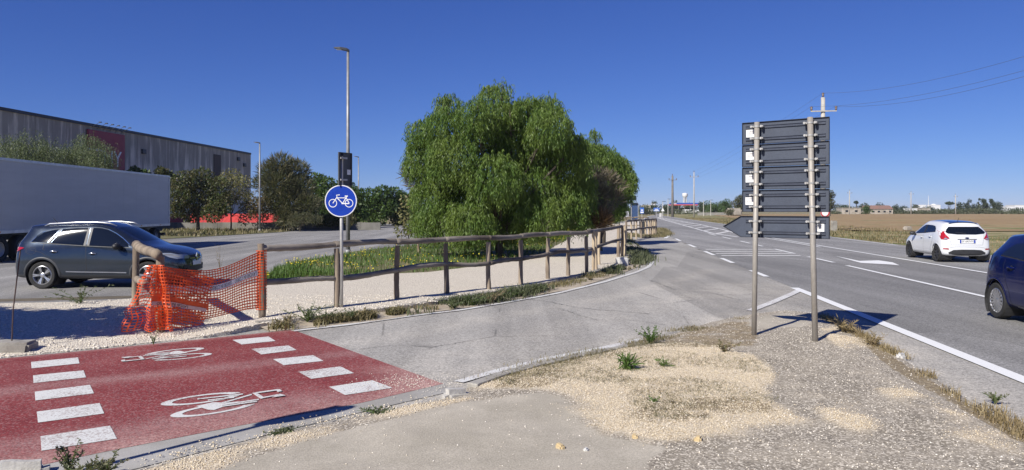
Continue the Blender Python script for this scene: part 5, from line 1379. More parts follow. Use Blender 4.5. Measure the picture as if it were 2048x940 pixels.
for k in range(5):
    a, b = Vector(IKP[k]), Vector(IKP[k+1]); d = b - a; n_ = Vector((d.y, -d.x, 0)).normalized()
    mb = MB(); mb.box((0, 0, 0), (d.length - .02, .13, .24)); o = mb.build('kerb_stone', concrete, ik, bevel=.015)
    o.location = (a + b) / 2 + n_ * .02 + Vector((0, 0, -.055 - .006 * k)); o.rotation_euler = (0, 0, math.atan2(d.y, d.x))
block('kerb_end_stone', 'rounded grey kerb end stone at the corner of the red crossing', at(912, 795, .0), (.27, .19, .085), .55, 8, pmat('pale kerb concrete', (.50, .48, .44), (.38, .36, .32), .9, 3, .5, 40), 'kerb stone', .05)
block('kerb_end_stone', 'worn kerb end stone in the bottom left corner of the picture', at(42, 948, .0), (.34, .16, .09), .32, 9, pmat('pale kerb concrete', (.5, .48, .44)), 'kerb stone', .05)
block('rubble_stone', 'white lump of concrete rubble at the right edge of the island', at(1803, 714, .03), (.13, .09, .05), .5, 11, pmat('pale concrete', (.6, .59, .56)), 'stone', .03)
for nm, lb, px, py, s_ in [('stone', 'small pale stone alone on the cement, lowest in the picture', 1172, 903, .03), ('stone', 'yellowish stone at the lower edge of the yellow gravel', 1396, 884, .05), ('stone', 'white stone left of the yellowish one at the gravel edge', 1271, 879, .045), ('stone', 'ochre stone on the pale cement left of the white stone', 1122, 899, .05)]:
    block(nm, lb, at(px, py, .065), (s_ * 1.4, s_, s_ * .8), px * .1, px, pmat('yellow stone', (.60, .46, .24), (.5, .4, .25)) if 'yell' in lb or 'och' in lb else pmat('pale concrete', (.6, .59, .56)), 'stone', s_ * .25)

# ---------------------------------------------------------------- orange safety net
pC = FP[0]
net = thing('safety_net', 'orange plastic safety net strung across the path between two fence posts', 'net', tuple(pB))
orange = NT('orange net plastic'); v = orange.pos(False)
orange.base(orange.mix(orange.mapr(orange.noise(v, 3, 3), .35, .65), (.85, .13, .028), (.72, .095, .02)), .38, 0, .5)
tr_ = orange.n('BsdfTranslucent'); tr_.inputs[0].default_value = (.85, .12, .03, 1); ms_ = orange.n('MixShader'); ms_.inputs[0].default_value = .3
orange.t.links.new(orange.b.outputs[0], ms_.inputs[1]); orange.t.links.new(tr_.outputs[0], ms_.inputs[2]); orange.t.links.new(ms_.outputs[0], orange.out.inputs[0]); orange = orange.m
def net_mesh(fn, nu, nv, name, hw=.40, vw=.30, thick=.003, bands=()):
    """fn(u, v) -> point; nu x nv meshes; horizontal strands hw and upright strands vw of a mesh wide; a solid band where v falls in bands"""
    mb = MB()
    def strip_(p, q):
        n = len(p); b = len(mb.v); mb.v += [tuple(x) for pr in zip(p, q) for x in pr]
        mb.f += [(b + 2*k, b + 2*k + 2, b + 2*k + 3, b + 2*k + 1) for k in range(n - 1)]
    for j in range(nv + 1):
        w = hw / nv; v0 = j / nv
        if any(a <= v0 <= b for a, b in bands): w = 1.02 / nv
        if j in (0, nv): w *= 2.0
        us = np.linspace(0, 1, nu * 1 + 1)
        strip_([fn(u, max(0, v0 - w / 2)) for u in us], [fn(u, min(1, v0 + w / 2)) for u in us])
    for i in range(nu + 1):
        w = vw / nu; u0 = i / nu; vs = np.linspace(0, 1, nv + 1)
        strip_([fn(max(0, u0 - w / 2), v) for v in vs], [fn(min(1, u0 + w / 2), v) for v in vs])
    return mb.build(name, orange, net, True)
O = Vector(pB)
def wave(p, s, a): return Vector((noise.noise(p * s), noise.noise(p * s + Vector((7, 3, 1))), noise.noise(p * s + Vector((2, 9, 4))) * .5)) * a
cB = Vector((0, 0, 0)); cC = pC - O
ux = cC.normalized()
# taut part up to post C: top edge sags from B down and rises to C
def f_main(u, v):
    top = .93 - .17 * math.sin(math.pi * min(1, u * 1.02)) ** 1.2 + .10 * u
    bot = .06 + .02 * math.sin(u * 9) + .06 * u
    p = cB.lerp(cC, u) + Vector((0, -.065, bot + (top - bot) * v))
    p += wave(p, 2.3, .05 * math.sin(math.pi * u))
    return p
net_mesh(f_main, 36, 19, 'net_panel')
# wrapped round post C
def f_wrap(u, v):
    a = R(-200 + 300 * u); return cC + Vector((math.cos(a) * .085, math.sin(a) * .085, .10 + .95 * v))
net_mesh(f_wrap, 8, 20, 'net_wrap', .22, .20)
# doubled fold hanging from the top at B towards C
def f_fold(u, v):
    top = .93 - .26 * u ** 1.3
    L_ = .95 - .10 * u
    p = cB + ux * (u * .92 * (1 - .22 * (1 - v))) + Vector((-.02, -.13 - .10 * math.sin(v * 3.1) - .03 * (1 - v), top - L_ * (1 - v)))
    p.z = max(p.z, .012)
    return p + wave(p, 3.1, .06 * (1 - .6 * v))
net_mesh(f_fold, 20, 20, 'net_fold', bands=((.50, .57),))
# bunched tail falling to the ground left of post B
def f_tail(u, v):
    s = 1 - v
    sp = .08 + .36 * s ** .8
    x = (-.02 - sp * (1 - u) + (.12 + .22 * s) * u)
    p = cB + Vector((x - .03 * math.sin(u * 21 + v * 3), -.12 - .075 * math.sin(u * 15) * (.4 + s) - .03 * s, .93 * v ** 1.05 + .015))
    if .24 < v < .42: p.x -= .06 * (1 - u) * math.sin((v - .24) / .18 * math.pi)
    return p + wave(p, 4.5, .05)
net_mesh(f_tail, 22, 22, 'net_tail', .30, .26)
# printed tape stuck along the net, letters hanging upside down
tape = MB(); us = np.linspace(.02, .98, 60)
def f_tape(u, v): return f_main(u, .58 + .10 * v) + Vector((0, -.03, 0))
b_ = [f_tape(u, 0) for u in us]; t_ = [f_tape(u, 1) for u in us]
tape.add([x for pr in zip(b_, t_) for x in pr], [(2*k, 2*k+2, 2*k+3, 2*k+1) for k in range(59)])
tp_o = tape.build('printed_tape', pmat('white tape', (.82, .78, .76), (.74, .68, .66), .5), net, True)
def tape_text(txt, fn, u0, u1, vlo, vhi, parent):
    me = text_mesh(txt, 1.0, 'LEFT', 0.0); xs_ = [v_.co.x for v_ in me.vertices]; ys_ = [v_.co.y for v_ in me.vertices]
    ax, bx_, ay, by_ = min(xs_), max(xs_), min(ys_), max(ys_)
    for v_ in me.vertices:
        a = (v_.co.x - ax) / (bx_ - ax); b = (v_.co.y - ay) / (by_ - ay)
        v_.co = fn(u1 + (u0 - u1) * a, vhi + (vlo - vhi) * b) + Vector((0, -.004, 0))
    me.update(); return link('tape_lettering', me, flat('tape black', (.03, .02, .02), .5), parent)
for u0, u1 in ((.48, .70), (.74, .97)): tape_text('LAVORI IN CORSO', f_tape, u0, u1, .12, .85, tp_o)
def f_tape2(u, v): return f_fold(u, .44 + .06 * v) + Vector((0, -.010, 0))
tape = MB(); b_ = [f_tape2(u, 0) for u in us]; t_ = [f_tape2(u, 1) for u in us]
tape.add([x for pr in zip(b_, t_) for x in pr], [(2*k, 2*k+2, 2*k+3, 2*k+1) for k in range(59)])
tp2 = tape.build('printed_tape', pmat('pinkish tape', (.62, .42, .38), (.52, .3, .26), .5), net, True)
tape_text('LAVORI IN CORSO', f_tape2, .12, .70, .12, .85, tp2)

# ---------------------------------------------------------------- bicycle sign
bp = at(683, 614, ZT)
bs = thing('bicycle_sign', 'round blue sign with a white bicycle on a steel pole', 'road sign', tuple(bp))
MB().tube([(0, 0, -.3), (0, 0, 2.68)], .03, 16).build('pole', galv, bs, True)
MB().lathe([(0, 2.70), (.032, 2.69), (.033, 2.64)], 16).build('pole_cap', black_plastic, bs, True)
scl = (CAMZ - ZT) / (614 - HOR)                        # metres per picture pixel at the pole
zc = CAMZ - ZT - (402 - HOR) * scl; rd = 32.2 * scl
Ms = Matrix.Translation((.0, -.05, zc)) @ Matrix.Rotation(R(90), 4, 'X')
MB().lathe([(0, -.012), (rd, -.012), (rd, 0), (0, 0)], 56, Ms).build('back_plate', galv, bs)
disc = MB().lathe([(0, .002), (rd - .004, .002), (rd - .004, .0005)], 56, Ms).build('disc', blue_sign, bs)
MB().lathe([(rd - .005, .0015), (rd - .005, .0035), (rd - .018, .0035)], 56, Ms).build('border', white_sign, disc)
def bpt(x, y): k = rd / 130; return Vector(((x - 1484) * k, -(y - 375) * k, .0042))
bk = MB(); zn = Vector((0, 0, 1))
def st(pts, w, close=False, dz=0.0):
    P = [bpt(*p) + Vector((0, 0, dz)) for p in pts]; bk.strip([tuple(p) for p in P], w * rd / 130, close)
for c_ in ((1420, 393), (1550, 393)): st([(c_[0] + 31 * math.cos(a), c_[1] + 31 * math.sin(a)) for a in np.linspace(0, 6.283, 33)[:-1]], 5.5, True)
for k, (pts, w) in enumerate([([(1420, 393), (1454, 343)], 6.5), ([(1454, 350), (1500, 396)], 6.5), ([(1452, 350), (1530, 350)], 6), ([(1533, 338), (1498, 396)], 6.5), ([(1490, 396), (1552, 396)], 8), ([(1526, 346), (1552, 394)], 6), ([(1458, 352), (1449, 328), (1476, 326)], 7), ([(1516, 336), (1541, 336)], 9)]): st(pts, w, dz=.0004 * (k + 1))
me = bk.mesh('bicycle'); me.transform(Ms); link('bicycle', me, white_sign, disc)
for z in (zc - .12, zc + .12): MB().tube([(0, 0, z - .02), (0, 0, z + .02)], .036, 14).build('clamp', galv, bs, True)
# rectangular plate seen from behind, on the same pole
yaw = R(60); zr = CAMZ - ZT - (338 - HOR) * scl
Mr = Matrix.Translation((.045, .055, zr)) @ Matrix.Rotation(yaw, 4, 'Z')
hw_, hh_ = .165, .29
pl = MB(); pl.box((0, 0, 0), (hw_ * 2, .004, hh_ * 2), M=Matrix.Identity(3))
for a, b, c_, d_ in ((0, hh_, hw_ * 2, .012), (0, -hh_, hw_ * 2, .012)): pl.box((a, -.010, b * .985), (c_, .022, d_))
for s in (-1, 1): pl.box((s * hw_ * .985, -.0105, 0), (.012, .023, hh_ * 2 - .02))
me = pl.mesh('back_of_plate'); me.transform(Mr); bpo = link('back_of_plate', me, pmat('grey back of a sign', (.075, .078, .08), (.055, .058, .06), .5, 6), bs)
stk = MB().box((hw_ * .60, -.005, -.05), (.09, .003, .09)).mesh('sticker'); stk.transform(Mr); link('sticker', stk, white_sign, bpo)
for z in (.19, -.19):
    cm = MB().box((-.06, -.03, z), (.16, .03, .03)).mesh('clamp'); cm.transform(Mr); link('clamp', cm, galv, bs)

# ---------------------------------------------------------------- direction sign seen from behind
L0 = at(1507.5, 671, .06); R0 = at(1631.5, 684, .06)
ex = (R0 - L0); gap = Vector((ex.x, ex.y, 0)).length; ex = Vector((ex.x, ex.y, 0)).normalized(); ey = Vector((-ex.y, ex.x, 0))      # ey: away from the camera
ds_ = thing('direction_sign', 'tall road sign of five stacked dark panels on two steel posts, seen from behind', 'road sign', tuple(L0), math.atan2(ex.y, ex.x))
# local: x along the panels from the left post, y away from the viewer, z up
post_m = pmat('sign post steel', (.40, .375, .33), (.30, .27, .235), .55, 5, .1, 70, .25, st=(1, 1, .2))
MB().tube([(0, 0, -.3), (.045, 0, 2.955)], .035, 20).build('post', post_m, ds_, True)
MB().tube([(gap, 0, -.3), (gap - .072, 0, 2.97)], .0365, 20).build('post', post_m, ds_, True)
pan_m = pmat('slate painted sign back', (.056, .068, .095), (.048, .058, .082), .55, 3, .03, 60)
pan_edge = flat('dark panel edge', (.012, .014, .02), .5)
fac = (CAMZ - .06) / CAMZ
def sx_(px):  # local x of a picture column on the panel plane
    k = (px - CX) / F; pl0 = L0 + ey * .075
    return (k * pl0.y - pl0.x) / (ex.x - k * ex.y)
def sz_(py, lx):
    p = L0 + ey * .075 + ex * lx; return CAMZ - (py - HOR) / F * p.y - L0.z
xl_, xr_ = sx_(1485), sx_(1659.5)
zl = [sz_(y, xl_) for y in (245.4, 290, 335.4, 380.4, 424)]; zr_ = [sz_(y, xr_) for y in (233.5, 281, 328.5, 377, 425)]
zz_ = [(a + b) / 2 for a, b in zip(zl, zr_)]
labels = ['sticker'] * 4
rail_s = pmat('panel rail', (.085, .095, .12), (.065, .073, .095), .4, 4, .03, 60, .4)
def panel(z0, z1, poly, stick_x, stick_dx):
    p = MB().prism([(x, z) for x, z in poly], .004, Matrix.Rotation(R(90), 4, 'X') @ Matrix.Translation((0, 0, -.079))).build('sign_panel', pan_m, ds_)
    n = len(poly); fl_ = MB()
    for k in range(n):
        a = Vector((poly[k][0], 0, poly[k][1])); b = Vector((poly[(k+1) % n][0], 0, poly[(k+1) % n][1])); d = (b - a); m_ = (a + b) / 2
        ang = math.atan2(d.z, d.x); c_ = Vector((sum(q[0] for q in poly) / n, 0, sum(q[1] for q in poly) / n)); inn = Vector((-math.sin(ang), 0, math.cos(ang)))
        if inn.dot(c_ - m_) < 0: inn = -inn
        fl_.box(m_ + inn * .004 + Vector((0, .0665 + .0003 * k, 0)), (d.length - .006, .024, .007), M=Matrix.Rotation(-ang, 3, 'Y'))
    fl_.build('folded_edge', pan_edge, p)
    x0_, x1_ = (xl_ + .05, xr_ - .05)
    for z in (z1 - .072, z0 + .072):
        r_ = MB()
        r_.box(((x0_ + x1_) / 2, .066, z + .017), (x1_ - x0_, .016, .005)); r_.box(((x0_ + x1_) / 2, .066, z - .017), (x1_ - x0_, .016, .005)); r_.box(((x0_ + x1_) / 2, .071, z), (x1_ - x0_, .004, .028))
        r_.build('rail', rail_s, p)
        for px_ in (.0 + .045 * (z / 3.0), gap - .075 * (z / 3.1)):
            c = MB(); c.tube([(px_, 0, z - .012), (px_, 0, z + .012)], .041, 18)
            for s in (-1, 1):
                c.box((px_ + s * .066, .020, z), (.042, .046, .026)); c.tube([(px_ + s * .069, -.03, z), (px_ + s * .069, .03, z)], .010, 6); c.tube([(px_ + s * .069, -.034, z), (px_ + s * .069, -.022, z)], .017, 6)
            c.build('clamp', galv, p)
    s_ = MB().box((stick_x, .0735, (z0 + z1) / 2 + stick_dx), (.135, .002, .108)).build('sticker', white_sign, p)
    lg = MB()
    for k, (w, dz) in enumerate(((.06, .030), (.10, .012), (.085, -.002), (.10, -.014), (.07, -.030))): lg.box((stick_x + (.0 if k else .01), .0722, (z0 + z1) / 2 + stick_dx + dz), (w, .0008, .0045 if k else .010))
    lg.build('sticker_print', flat('sticker grey print', (.30, .26, .25), .6), p)
for k in range(4):
    z1, z0 = zz_[k] - .001, zz_[k+1] + .0035
    panel(z0, z1, [(xl_, z0), (xr_, z0), (xr_, z1), (xl_, z1)], sx_(1502) - .004 * k, .0)
za, zb_ = (sz_(432, xl_ + .1) + sz_(432, xr_)) / 2, (sz_(477, xl_) + sz_(475.5, xr_)) / 2
xt_ = sx_(1446.5)
panel(zb_, za, [(xt_, (za + zb_) / 2), (xl_ - .02, zb_), (xr_, zb_), (xr_, za), (xl_ - .02, za)], sx_(1638), 0)

# ---------------------------------------------------------------- street lamps
def lamp(label, x, y, z0, h, r, group='grey street lamps of the lorry park'):
    t = thing('street_lamp', label, 'street lamp', (x, y, z0), 0, group)
    MB().tube([(0, 0, -.2), (0, 0, h * .5), (0, 0, h)], [r, r * .82, r * .60], 14).build('pole', lamp_grey, t, True)
    MB().tube([(0, 0, 0), (0, 0, .25)], r * 1.25, 14).build('pole_foot', lamp_grey, t, True)
    hd_ = MB(); pts = [(.05, 0, h - .02), (-.05, 0, h + .03), (-.30, 0, h + .075), (-.55, 0, h + .10)]
    M4 = []
    for (x_, y_, z_), w, hh in zip(pts, (.06, .10, .15, .07), (.05, .055, .045, .02)): M4.append([(x_, -w, z_ - hh), (x_, w, z_ - hh), (x_, w * .6, z_ + hh), (x_, -w * .6, z_ + hh)])
    hd_.add([p for r_ in M4 for p in r_], [(k*4+j, k*4+(j+1) % 4, (k+1)*4+(j+1) % 4, (k+1)*4+j) for k in range(3) for j in range(4)] + [(3, 2, 1, 0), (12, 13, 14, 15)])
    ho = hd_.build('lamp_head', dark_metal, t, bevel=.008)
    MB().box((-.30, 0, h + .026), (.30, .16, .01)).build('lamp_glass', clear_lamp, ho)
    return t
p = at(696, 512, 0); lamp('tall grey street lamp right behind the bicycle sign', p.x, p.y, 0, 8.05, .085)
lamp('grey street lamp in front of the feathery tamarisk', (519.5 - CX) / F * 69, 69, ZP, 8.15, .10)
lamp('most distant grey street lamp, between the green trees', (717 - CX) / F * 88, 88, ZP, 8.2, .10)

# ---------------------------------------------------------------- sign outside the picture whose shadow lies on the red crossing
sb = Vector((-3.75, 4.22, 0)); rs = thing('round_sign', 'round road sign outside the left edge that shades the red crossing', 'road sign', tuple(sb))
MB().tube([(0, 0, -.2), (0, 0, 2.62)], .03, 14).build('pole', galv, rs, True)
Mq = Matrix.Translation((0, 0, 2.36)) @ Matrix.Rotation(R(24), 4, 'Z') @ Matrix.Translation((0, -.04, 0)) @ Matrix.Rotation(R(90), 4, 'X')
MB().lathe([(0, -.004), (.30, -.004), (.30, .004), (0, .004)], 44, Mq).build('disc', galv, rs)
# ================================================================ BACKGROUND
# ---------------------------------------------------------------- warehouse
wh = thing('warehouse', 'long grey concrete panel warehouse with stained walls and a maroon sign board', 'building', (-41.9, 56, -.3))
# facade runs from (-41.9, 56) to (-38.4, 110); local x along it, y into the building
fa = Vector((-38.4 + 41.9, 110 - 56, 0)); FL = fa.length; wh.rotation_euler = (0, 0, math.atan2(fa.y, fa.x))
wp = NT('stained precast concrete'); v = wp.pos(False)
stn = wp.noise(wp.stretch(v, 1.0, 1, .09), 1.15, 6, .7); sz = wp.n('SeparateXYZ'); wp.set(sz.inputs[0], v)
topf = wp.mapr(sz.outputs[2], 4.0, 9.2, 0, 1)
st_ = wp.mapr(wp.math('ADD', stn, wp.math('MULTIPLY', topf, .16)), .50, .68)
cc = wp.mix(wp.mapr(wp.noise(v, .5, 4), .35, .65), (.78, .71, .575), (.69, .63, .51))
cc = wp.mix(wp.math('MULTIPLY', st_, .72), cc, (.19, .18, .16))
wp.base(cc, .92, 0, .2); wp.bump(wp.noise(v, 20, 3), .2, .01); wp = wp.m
H_ = 10.25; NP = 24; pw = FL / NP
for k in range(NP):
    x = pw * (k + .5)
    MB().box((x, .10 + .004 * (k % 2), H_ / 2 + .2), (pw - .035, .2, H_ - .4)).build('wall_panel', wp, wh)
MB().box((FL / 2, 15, H_ / 2), (FL - .2, 29.6, H_ - .3)).build('building_core', pmat('concrete core', (.22, .21, .2), (.18, .17, .16), .9, 1), wh)
MB().box((FL / 2, .06, H_ + .10), (FL + .1, .40, .26)).build('roof_edge', pmat('dark sheet metal coping', (.025, .03, .045), (.02, .022, .03), .5), wh)
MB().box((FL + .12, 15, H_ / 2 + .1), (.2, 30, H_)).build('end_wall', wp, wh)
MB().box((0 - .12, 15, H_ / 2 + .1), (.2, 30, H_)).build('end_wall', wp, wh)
def fx(px):   # local x on the facade for a picture column
    k = (px - CX) / F; return (k * 56 + 41.9) / ((fa.x - k * fa.y) / FL)
def fz(py, lx): return CAMZ - (py - HOR) / F * (56 + fa.y / FL * lx) + .3
s0, s1 = fx(172), fx(245)
zt_, zb2 = fz(258, s0), fz(336, s0)
maroon = pmat('maroon sign board', (.34, .04, .07), (.29, .035, .06), .6, 1)
sgn = MB().box(((s0 + s1) / 2, -.16, (zt_ + zb2) / 2), (s1 - s0, .2, zt_ - zb2)).build('sign_board', maroon, wh)
sgw = flat('sign white', (.85, .85, .85), .5)
Mx = Matrix.Translation((s1 - (s1 - s0) * .10, -.27, fz(322, s1))) @ Matrix.Rotation(R(90), 4, 'X')
me = text_mesh('ETNY', 2.3, 'RIGHT', .02); me.transform(Mx); link('sign_lettering', me, sgw, sgn)
me = text_mesh('IN', 1.0, 'RIGHT', .02); me.transform(Matrix.Translation((s0 + (s1 - s0) * .56, -.27, fz(302, s1))) @ Matrix.Rotation(R(90), 4, 'X')); link('sign_lettering', me, flat('dull gold lettering', (.32, .22, .13), .5), sgn)
for k in range(6):
    x = s0 + (s1 - s0) * (k + .5) / 6
    MB().tube([(x, -.06, H_ - .25), (x, -1.1, H_ + .35)], .02, 5).build('sign_spotlight_arm', dark_metal, sgn); MB().box((x, -1.1, H_ + .32), (.16, .22, .10)).build('sign_spotlight', dark_metal, sgn)
wx = fx(434)
MB().box((wx, -.03, fz(332, wx)), (2.0, .12, 3.0)).build('dark_opening', pmat('rusty brown shutter', (.07, .045, .04), (.05, .035, .03), .7), wh)
for px_, py_ in ((286, 303), (440, 352), (488, 330), (476, 318)):
    x = fx(px_); MB().box((x, -.06, fz(py_, x)), (.7, .3, .5)).build('vent', dark_metal, wh, bevel=.03)

# ---------------------------------------------------------------- low wall and red sheeting behind the lorry park
wl = thing('low_wall', 'low grey wall under the trees at the back of the lorry park', 'wall', (-46, 75.5, ZP - .1))
for k in range(16): MB().box((1 + 2.05 * k, 0, .42), (2.03, .2, .84 + .02 * (k % 3))).build('wall_panel', pmat('old grey wall', (.20, .19, .17), (.12, .115, .10), .9, .8, .3, 20, st=(1, 1, .4)), wl)
rc = thing('red_roof', 'low red corrugated roof showing behind the wall and trees', 'roof', (-47, 77, -.2))
m_redroof = pmat('red roof sheet', (.52, .055, .045), (.44, .045, .04), .6, .6)
for k in range(12):
    x = 1.9 * k; n_ = 8; mb = MB(); vs = []
    for q in range(n_ + 1):
        xx = x + 1.86 * q / n_; rr_ = .03 * (q % 2); hgt = 1.25 + .012 * k
        vs += [(xx, 0 - rr_, .62), (xx, 1.6 - rr_, hgt + .25)]
    mb.add(vs, [(2*q, 2*q+2, 2*q+3, 2*q+1) for q in range(n_)]); mb.build('roof_sheet', m_redroof, rc)
for k in range(6): MB().box((1 + 3.9 * k, .9, .4), (.12, .12, .9)).build('roof_post', dark_metal, rc)

# ---------------------------------------------------------------- utility poles and wires
def pole(label, x, y, h, r, arm=True, z0=-.1, group='concrete utility poles', azi=0.0, mat=None):
    t = thing('utility_pole', label, 'utility pole', (x, y, z0), azi, group)
    m_ = mat or pmat('concrete pole', (.46, .43, .38), (.36, .34, .30), .85, 2, .2, 30)
    MB().tube([(0, 0, -.3), (0, 0, h * .5), (0, 0, h)], [r, r * .85, r * .68], 12).build('shaft', m_, t, True)
    if arm:
        ins = pmat('brown insulator', (.13, .09, .07), (.10, .07, .055), .3); za = h - 1.25 * h / 12
        w = 1.05 * h / 12
        MB().box((0, -r * .9, za), (w * 2.1, .09, .10)).build('crossarm', m_, t)
        for s_, z_ in ((-1, za), (1, za), (0, h)):
            MB().lathe([(0, z_), (.05, z_ + .05), (.12, z_ + .18), (.07, z_ + .22), (.13, z_ + .34), (.06, z_ + .42), (0, z_ + .45)], 10, Matrix.Translation((s_ * w, -r * .9 * abs(s_), 0))).build('insulator', ins, t, True)
    return t
PX, PY, PH = (1646 - CX) / F * 67, 67.0, 11.95
pole('big concrete utility pole rising from behind the direction sign', PX, PY, PH, .26, azi=-.15)
pole('concrete utility pole with a cross arm right of the thick bare pole', (1388 - CX) / F * 205, 205, 12.2, .20, group='concrete utility poles')
pole('thick concrete pole with short arms beside the far road', (1345 - CX) / F * 190, 190, 10.6, .34, group='concrete utility poles', mat=pmat('dark stained pole', (.20, .18, .16), (.15, .135, .12), .9, 2))
pole('thin utility pole in the field in front of the pale ruin wall', (1699 - CX) / F * 300, 300, 9.6, .22)
pole('thin utility pole in the field right of the red roofed ruin', (1822 - CX) / F * 320, 320, 9.6, .22)
pole('thin utility pole in the field left of the dark tree clump', (1911 - CX) / F * 330, 330, 8.6, .22)
def wire(label, pts, sag, r=.009):
    mb = MB()
    for a, b in zip(pts[:-1], pts[1:]):
        a = Vector(a); b = Vector(b); P = [a.lerp(b, t) - Vector((0, 0, sag * 4 * t * (1 - t))) for t in np.linspace(0, 1, 25)]
        mb.tube(P, r, 4, False)
    return tag(mb.build('power_line', flat('wire grey', (.10, .11, .14), .6)), label, 'wire', 'power lines between the utility poles')
zarm = -.1 + PH - 1.25 + .45; P3 = (1388 - CX) / F * 205
wire('power line from the top of the big pole, highest of the three', [(P3, 205, 12.4), (PX, PY, PH + .3), atd(2048, 113, 41), atd(2600, 20, 28)], .5)
wire('power line from the left arm of the big pole', [(P3 - 1, 205, 10.7), (PX - 1.05, PY, zarm), atd(2048, 141, 41), atd(2600, 62, 28)], .5)
wire('power line from the right arm of the big pole, lowest of the three', [(P3 + 1, 205, 10.7), (PX + 1.05, PY, zarm), atd(2048, 153, 41.5), atd(2600, 80, 28)], .5)
block('concrete_block', 'grey concrete slab standing by the foot of the big utility pole', (PX + .72, PY - .6, -.1), (.5, .3, .95), .2, 21)
rsn = thing('speed_limit_sign', 'white round sign with a red rim half hidden behind the direction sign', 'road sign', ((1650 - CX) / F * 48, 48, -.05))
MB().tube([(0, .04, -.2), (0, .04, 2.0)], .03, 10).build('pole', galv, rsn, True)
Mz = Matrix.Translation((0, 0, 1.69)) @ Matrix.Rotation(R(90), 4, 'X')
dd_ = MB().lathe([(0, 0), (.30, 0), (.30, .006), (0, .006)], 32, Mz).build('disc', white_sign, rsn)
MB().lathe([(.215, .0065), (.215, .009), (.295, .009), (.295, .0065)], 32, Mz).build('rim', red_sign, dd_)

# ---------------------------------------------------------------- far roadside
kx, kD = (1263 - CX) / F * 150, 150.0
ki = thing('kiosk', 'blue glazed roadside kiosk with a dark flat roof at the end of the tree', 'kiosk', (kx, kD, -.1))
bl_g = pmat('blue glass', (.05, .09, .19), (.04, .07, .15), .15); drk = pmat('dark roof fascia', (.02, .028, .05), (.015, .02, .035), .5)
MB().box((.55, 0, 1.6), (1.3, 1.3, 3.2)).build('glazed_cabin', bl_g, ki); MB().box((-.4, 0, 3.25), (3.0, 2.0, .22)).build('cabin_roof', drk, ki)
MB().box((0, 0, 4.3), (1.7, 1.8, .85)).build('roof_tank', drk, ki, bevel=.03); MB().box((0, .3, 3.7), (.5, .5, .7)).build('roof_neck', drk, ki)
for x in (-.12, 1.22): MB().tube([(x, -.7, -.2), (x, -.7, 3.2)], .06, 8).build('post', galv, ki)
MB().box((-.9, -.2, 1.1), (.7, .08, 1.1)).build('notice_board', pmat('grey notice', (.5, .5, .55), (.42, .42, .48), .5), ki); MB().tube([(-.9, -.1, -.2), (-.9, -.1, .6)], .05, 6).build('board_post', galv, ki)
def fsign(name, label, px, py, D, w, h, mat, shape='rect', foot=None):
    p = atd(px, py, D); t = thing(name, label, 'road sign', (p.x, p.y, -.1))
    z = p.z + .1
    MB().tube([(0, .05, -.2), (0, .05, z)], .05, 8).build('pole', galv, t)
    if shape == 'rect':
        b = MB().box((0, 0, z), (w, .04, h)).build('plate', mat, t); MB().box((0, -.024, z - h * .30), (w * .8, .006, h * .22)).build('plate_print', white_sign, b); MB().box((0, -.024, z + h * .06), (w * .55, .006, h * .2)).build('plate_print', white_sign, b)
    else:
        MB().prism([(-w/2, -h/2), (w/2, -h/2), (0, h/2)], .04, Matrix.Translation((0, 0, z)) @ Matrix.Rotation(R(90), 4, 'X')).build('plate', white_sign, t)
    return t
fsign('bus_stop_sign', 'blue and white sign beside the kiosk', 1284, 421, 120, .62, .95, pmat('pale blue sign', (.06, .16, .5), (.05, .13, .42), .4))
fsign('blue_sign', 'small blue direction sign left of the triangular warning sign', 1313, 419, 190, 1.5, .9, pmat('pale blue sign', (.06, .16, .5)))
fsign('warning_sign', 'pale triangular warning sign beside the far road', 1325.5, 419, 170, .8, .75, white_sign, 'tri')
# filling station
gs = thing('filling_station', 'distant filling station with a blue and red canopy', 'building', ((1369 - CX) / F * 380, 380, -.2))
MB().box((0, 0, 4.6), (14.5, 9, .5)).build('canopy_fascia', pmat('fascia red', (.55, .10, .07), (.5, .09, .06), .5), gs); MB().box((0, 0, 5.2), (13.6, 8.6, .8)).build('canopy_top', pmat('fascia blue', (.03, .09, .42), (.025, .08, .36), .5), gs)
MB().box((-5.9, -4.34, 5.2), (1.8, .1, .78)).build('fascia_end', pmat('fascia pale', (.42, .42, .5), (.36, .36, .44), .5), gs)
for x in (-6, -3, 0, 3, 6): MB().box((x, 0, 2.2), (.4, .4, 4.4)).build('column', white_sign, gs)
MB().box((0, 5, 1.6), (12, 3, 3.0)).build('shop', pmat('dark shop front', (.06, .06, .07), (.04, .04, .05), .4), gs)
for x in (-4.5, -1.5, 3.0): MB().box((x, -1, .9), (.7, .6, 1.7)).build('pump', pmat('pump pale', (.55, .55, .55), (.4, .4, .4), .5), gs)
def van(label, px, D, L_, h, z0=-.2):
    t = thing('white_van', label, 'van', ((px - CX) / F * D, D, z0), .15)
    pr = [(-L_/2, .35), (L_/2, .35), (L_/2, h*.45), (L_/2 - .35, h*.55), (L_/2 - 1.0, h*.95), (L_/2 - 1.5, h), (-L_/2 + .1, h), (-L_/2, h*.9)]
    MB().prism(pr, 1.9, Matrix.Translation((0, .95, 0)) @ Matrix.Rotation(R(90), 4, 'X')).build('body', white_sign, t, bevel=.06)
    MB().prism([(L_/2 - 1.75, h*.6), (L_/2 - .6, h*.6), (L_/2 - 1.1, h*.9), (L_/2 - 1.75, h*.9)], .02, Matrix.Translation((0, -.955, 0)) @ Matrix.Rotation(R(90), 4, 'X')).build('window', glass_dark, t)
    for x in (-L_*.3, L_*.3):
        for s_ in (-1, 1): MB().tube([(x, s_*.72, .36), (x, s_*.97, .36)], .36, 16).build('wheel', black_rubber, t)
van('white van parked at the distant filling station, left one', 1376, 368, 5.2, 2.3); van('white van parked at the distant filling station, right one', 1396, 372, 4.6, 2.0)
